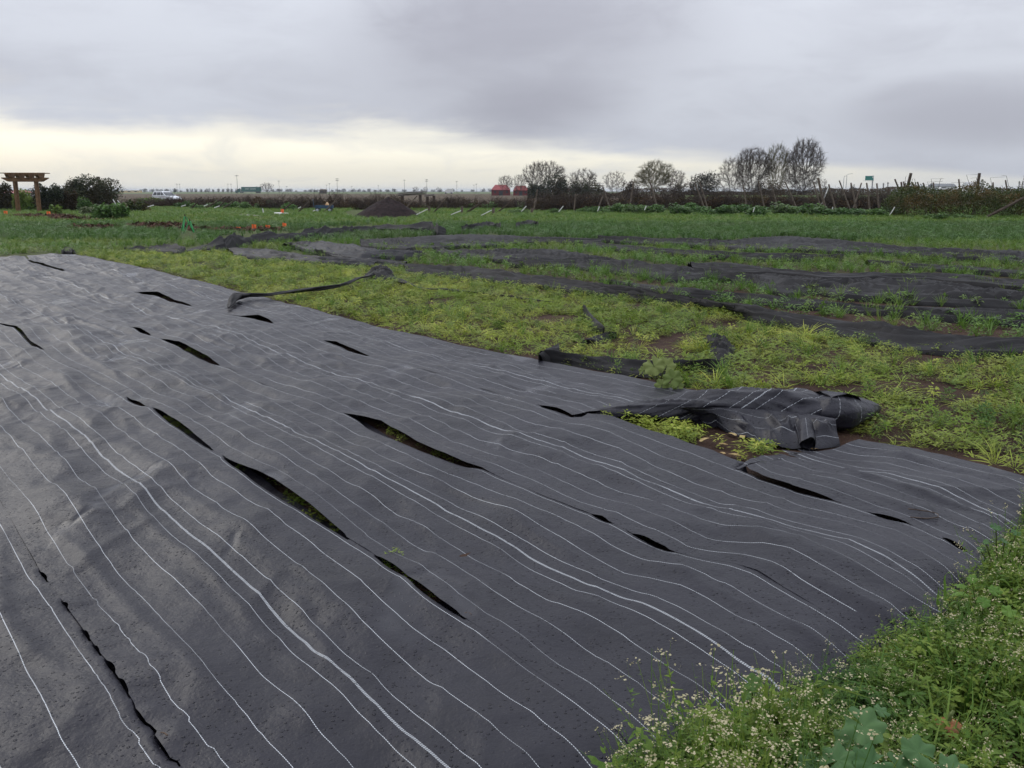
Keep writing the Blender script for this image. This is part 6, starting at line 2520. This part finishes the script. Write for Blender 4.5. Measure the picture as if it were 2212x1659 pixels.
big_mallow(2120, 1330, [(2125, 1300, .25, .035, -.1, -.4, .8), (2150, 1275, .25, .035, 0, -.4, .8), (2180, 1320, .25, .04, .1, -.4, .8), (2100, 1250, .2, .028, -.3, -.4, .7)], "leafy mallow low on the near edge below the thin stemmed one", LUSH)


def blade_plant(x, y, blades, label):
    base = G(x, y, 0)
    o = empty("broad_grass", base)
    tag(o, label, "grass plant", "broad bladed grasses in the near weeds")
    for pts, w in blades:
        c = [G(a, b, z) - base for a, b, z in pts]
        c = resample(np.array(c), 14)
        P = np.zeros((14, 3, 3))
        for i in range(14):
            t = i / 13
            ww = w * (0.55 + 0.45 * math.sin(math.pi * min(1, t + .25))) * (1 - max(0, t - .7) / .3 * .95)
            tn = c[min(i + 1, 13)] - c[max(0, i - 1)]
            sd_ = np.cross(tn, (0.2, -1, 0.3))
            sd_ /= np.linalg.norm(sd_) + 1e-9
            P[i, 0], P[i, 1], P[i, 2] = c[i] - sd_ * ww, c[i] + np.array((0, 0, -ww * .35)), c[i] + sd_ * ww
        link("blade", grid_mesh("blade", P, LUSH), o)


blade_plant(1662, 1600, [([(1660, 1600, 0), (1655, 1530, .18), (1655, 1470, .32), (1664, 1452, .36), (1672, 1480, .34)], .011), ([(1668, 1600, 0), (1672, 1540, .16), (1690, 1490, .28)], .012), ([(1664, 1600, 0), (1680, 1540, .18), (1705, 1510, .26), (1712, 1560, .2)], .011),
                         ([(1655, 1600, 0), (1640, 1560, .12), (1650, 1500, .22)], .010)], "broad bladed grass standing at the fabric edge beside the small dark mallow")
blade_plant(1790, 1560, [([(1790, 1560, 0), (1780, 1520, .12), (1768, 1484, .22), (1800, 1482, .24), (1880, 1508, .2)], .009)], "single long grass blade arching over the dark hole in the fabric edge")
blade_plant(2060, 1330, [([(2040, 1330, 0), (2042, 1290, .12), (2040, 1245, .24), (2052, 1232, .28), (2060, 1260, .24)], .008), ([(2058, 1330, 0), (2070, 1300, .12), (2095, 1265, .24), (2140, 1262, .26)], .009), ([(2035, 1330, 0), (2025, 1300, .1), (2028, 1265, .2)], .009),
                         ([(2075, 1340, 0), (2110, 1310, .2), (2150, 1300, .25), (2190, 1330, .2)], .009)], "looping grass blades over the fabric edge near the thin stemmed mallow")


def pumpkin():
    c = G(2045, 1588, 0.06)
    n, m = 26, 64
    P = np.zeros((n, m, 3))
    for i in range(n):
        ph = math.pi * i / (n - 1)
        for j in range(m):
            th = 2 * math.pi * j / (m - 1)
            r = 0.046 * (1 + 0.05 * abs(math.cos(th * 5))) * (1 + 0.04 * math.sin(th * 2 + ph * 2))
            dent = 1 - 0.10 * math.exp(-((th - 5.3) ** 2 + (ph - 1.7) ** 2) * 2.5)
            P[i, j] = (math.sin(ph) * math.cos(th) * r * dent, math.sin(ph) * math.sin(th) * r * dent, math.cos(ph) * 0.036 * dent * (1 - 0.25 * math.exp(-(ph / 0.5) ** 2)) + 0.0)
    o = link("rotting_pumpkin", grid_mesh("rotting_pumpkin", P, LOC), loc=(c[0], c[1], 0.075))
    tag(o, "orange rotting pumpkin half hidden in the near weeds", "pumpkin")
    MB().tube([(0, 0, 0.035), (0.006, 0, 0.055), (0.015, 0.005, 0.062)], [.009, .006, .005], 6).build("stalk", STEMG, o)


pumpkin()

# wilted squash plant beside the folded scrap
o = G(1425, 835, 0)
sq = empty("squash_plant", o)
tag(sq, "pale drooping squash plant before the long folded scrap", "plant")
SQL = leaf_mat("leaf_squash", (0.12, 0.17, 0.045), (0.20, 0.24, 0.08), 0.5, 0.35)
for lx, ly, z, rad in [(1412, 790, .22, .085), (1440, 790, .22, .075), (1452, 818, .14, .08), (1430, 832, .08, .06), (1390, 800, .15, .04), (1465, 835, .08, .05)]:
    c = G(lx, ly, z) - o
    mb = MB()
    mallow_leaf(mb, c, (rnd(-.5, .5), -.8, .5), rad, 0, rnd(0, 6))
    lf = mb.build("leaf", SQL, sq)
    MB().tube([(0, 0, 0), (c[0] * .5, c[1] * .5, c[2] * .8), tuple(c)], .006, 5).build("stalk", STEMG, lf)
# dead leaves on the bare soil
DEAD = leaf_mat("leaf_dead", (0.30, 0.20, 0.09), (0.45, 0.34, 0.16), 0.7, 0.2)
for ii, (x, y) in enumerate([(1512, 958), (1548, 965), (1590, 945), (1602, 950), (1620, 940), (1640, 945), (1565, 985), (1754, 975), (1598, 990)]):
    mb = MB()
    leaf(mb, (0, 0, 0.015), (rnd(-1, 1), rnd(-1, 1), .3), (0, 0, 1), rnd(.06, .09), rnd(.025, .04), .5, 0, 3)
    t = mb.build("dead_leaf", DEAD, loc=G(x, y, 0.02))
    tag(t, "%s tan dead leaf on the bare soil below the rolled fabric" % ORD[ii], "leaf", "dead leaves on the bare soil")

# ------------------------------------------------------------------ damp air
def haze():
    mt = bpy.data.materials.new("damp_air")
    mt.use_nodes = True
    nt = mt.node_tree
    nt.nodes.clear()
    out = nt.nodes.new('ShaderNodeOutputMaterial')
    pv = nt.nodes.new('ShaderNodeVolumePrincipled')
    pv.inputs['Color'].default_value = (0.80, 0.86, 0.94, 1)
    pv.inputs['Density'].default_value = 0.00014
    pv.inputs['Anisotropy'].default_value = 0.2
    nt.links.new(pv.outputs[0], out.inputs['Volume'])
    o = MB().box((0, 6000, 10.5), (26000, 12600, 23.0)).build("haze", mt)
    tag(o, "thin damp air over the fields", "haze", kind='stuff')


haze()
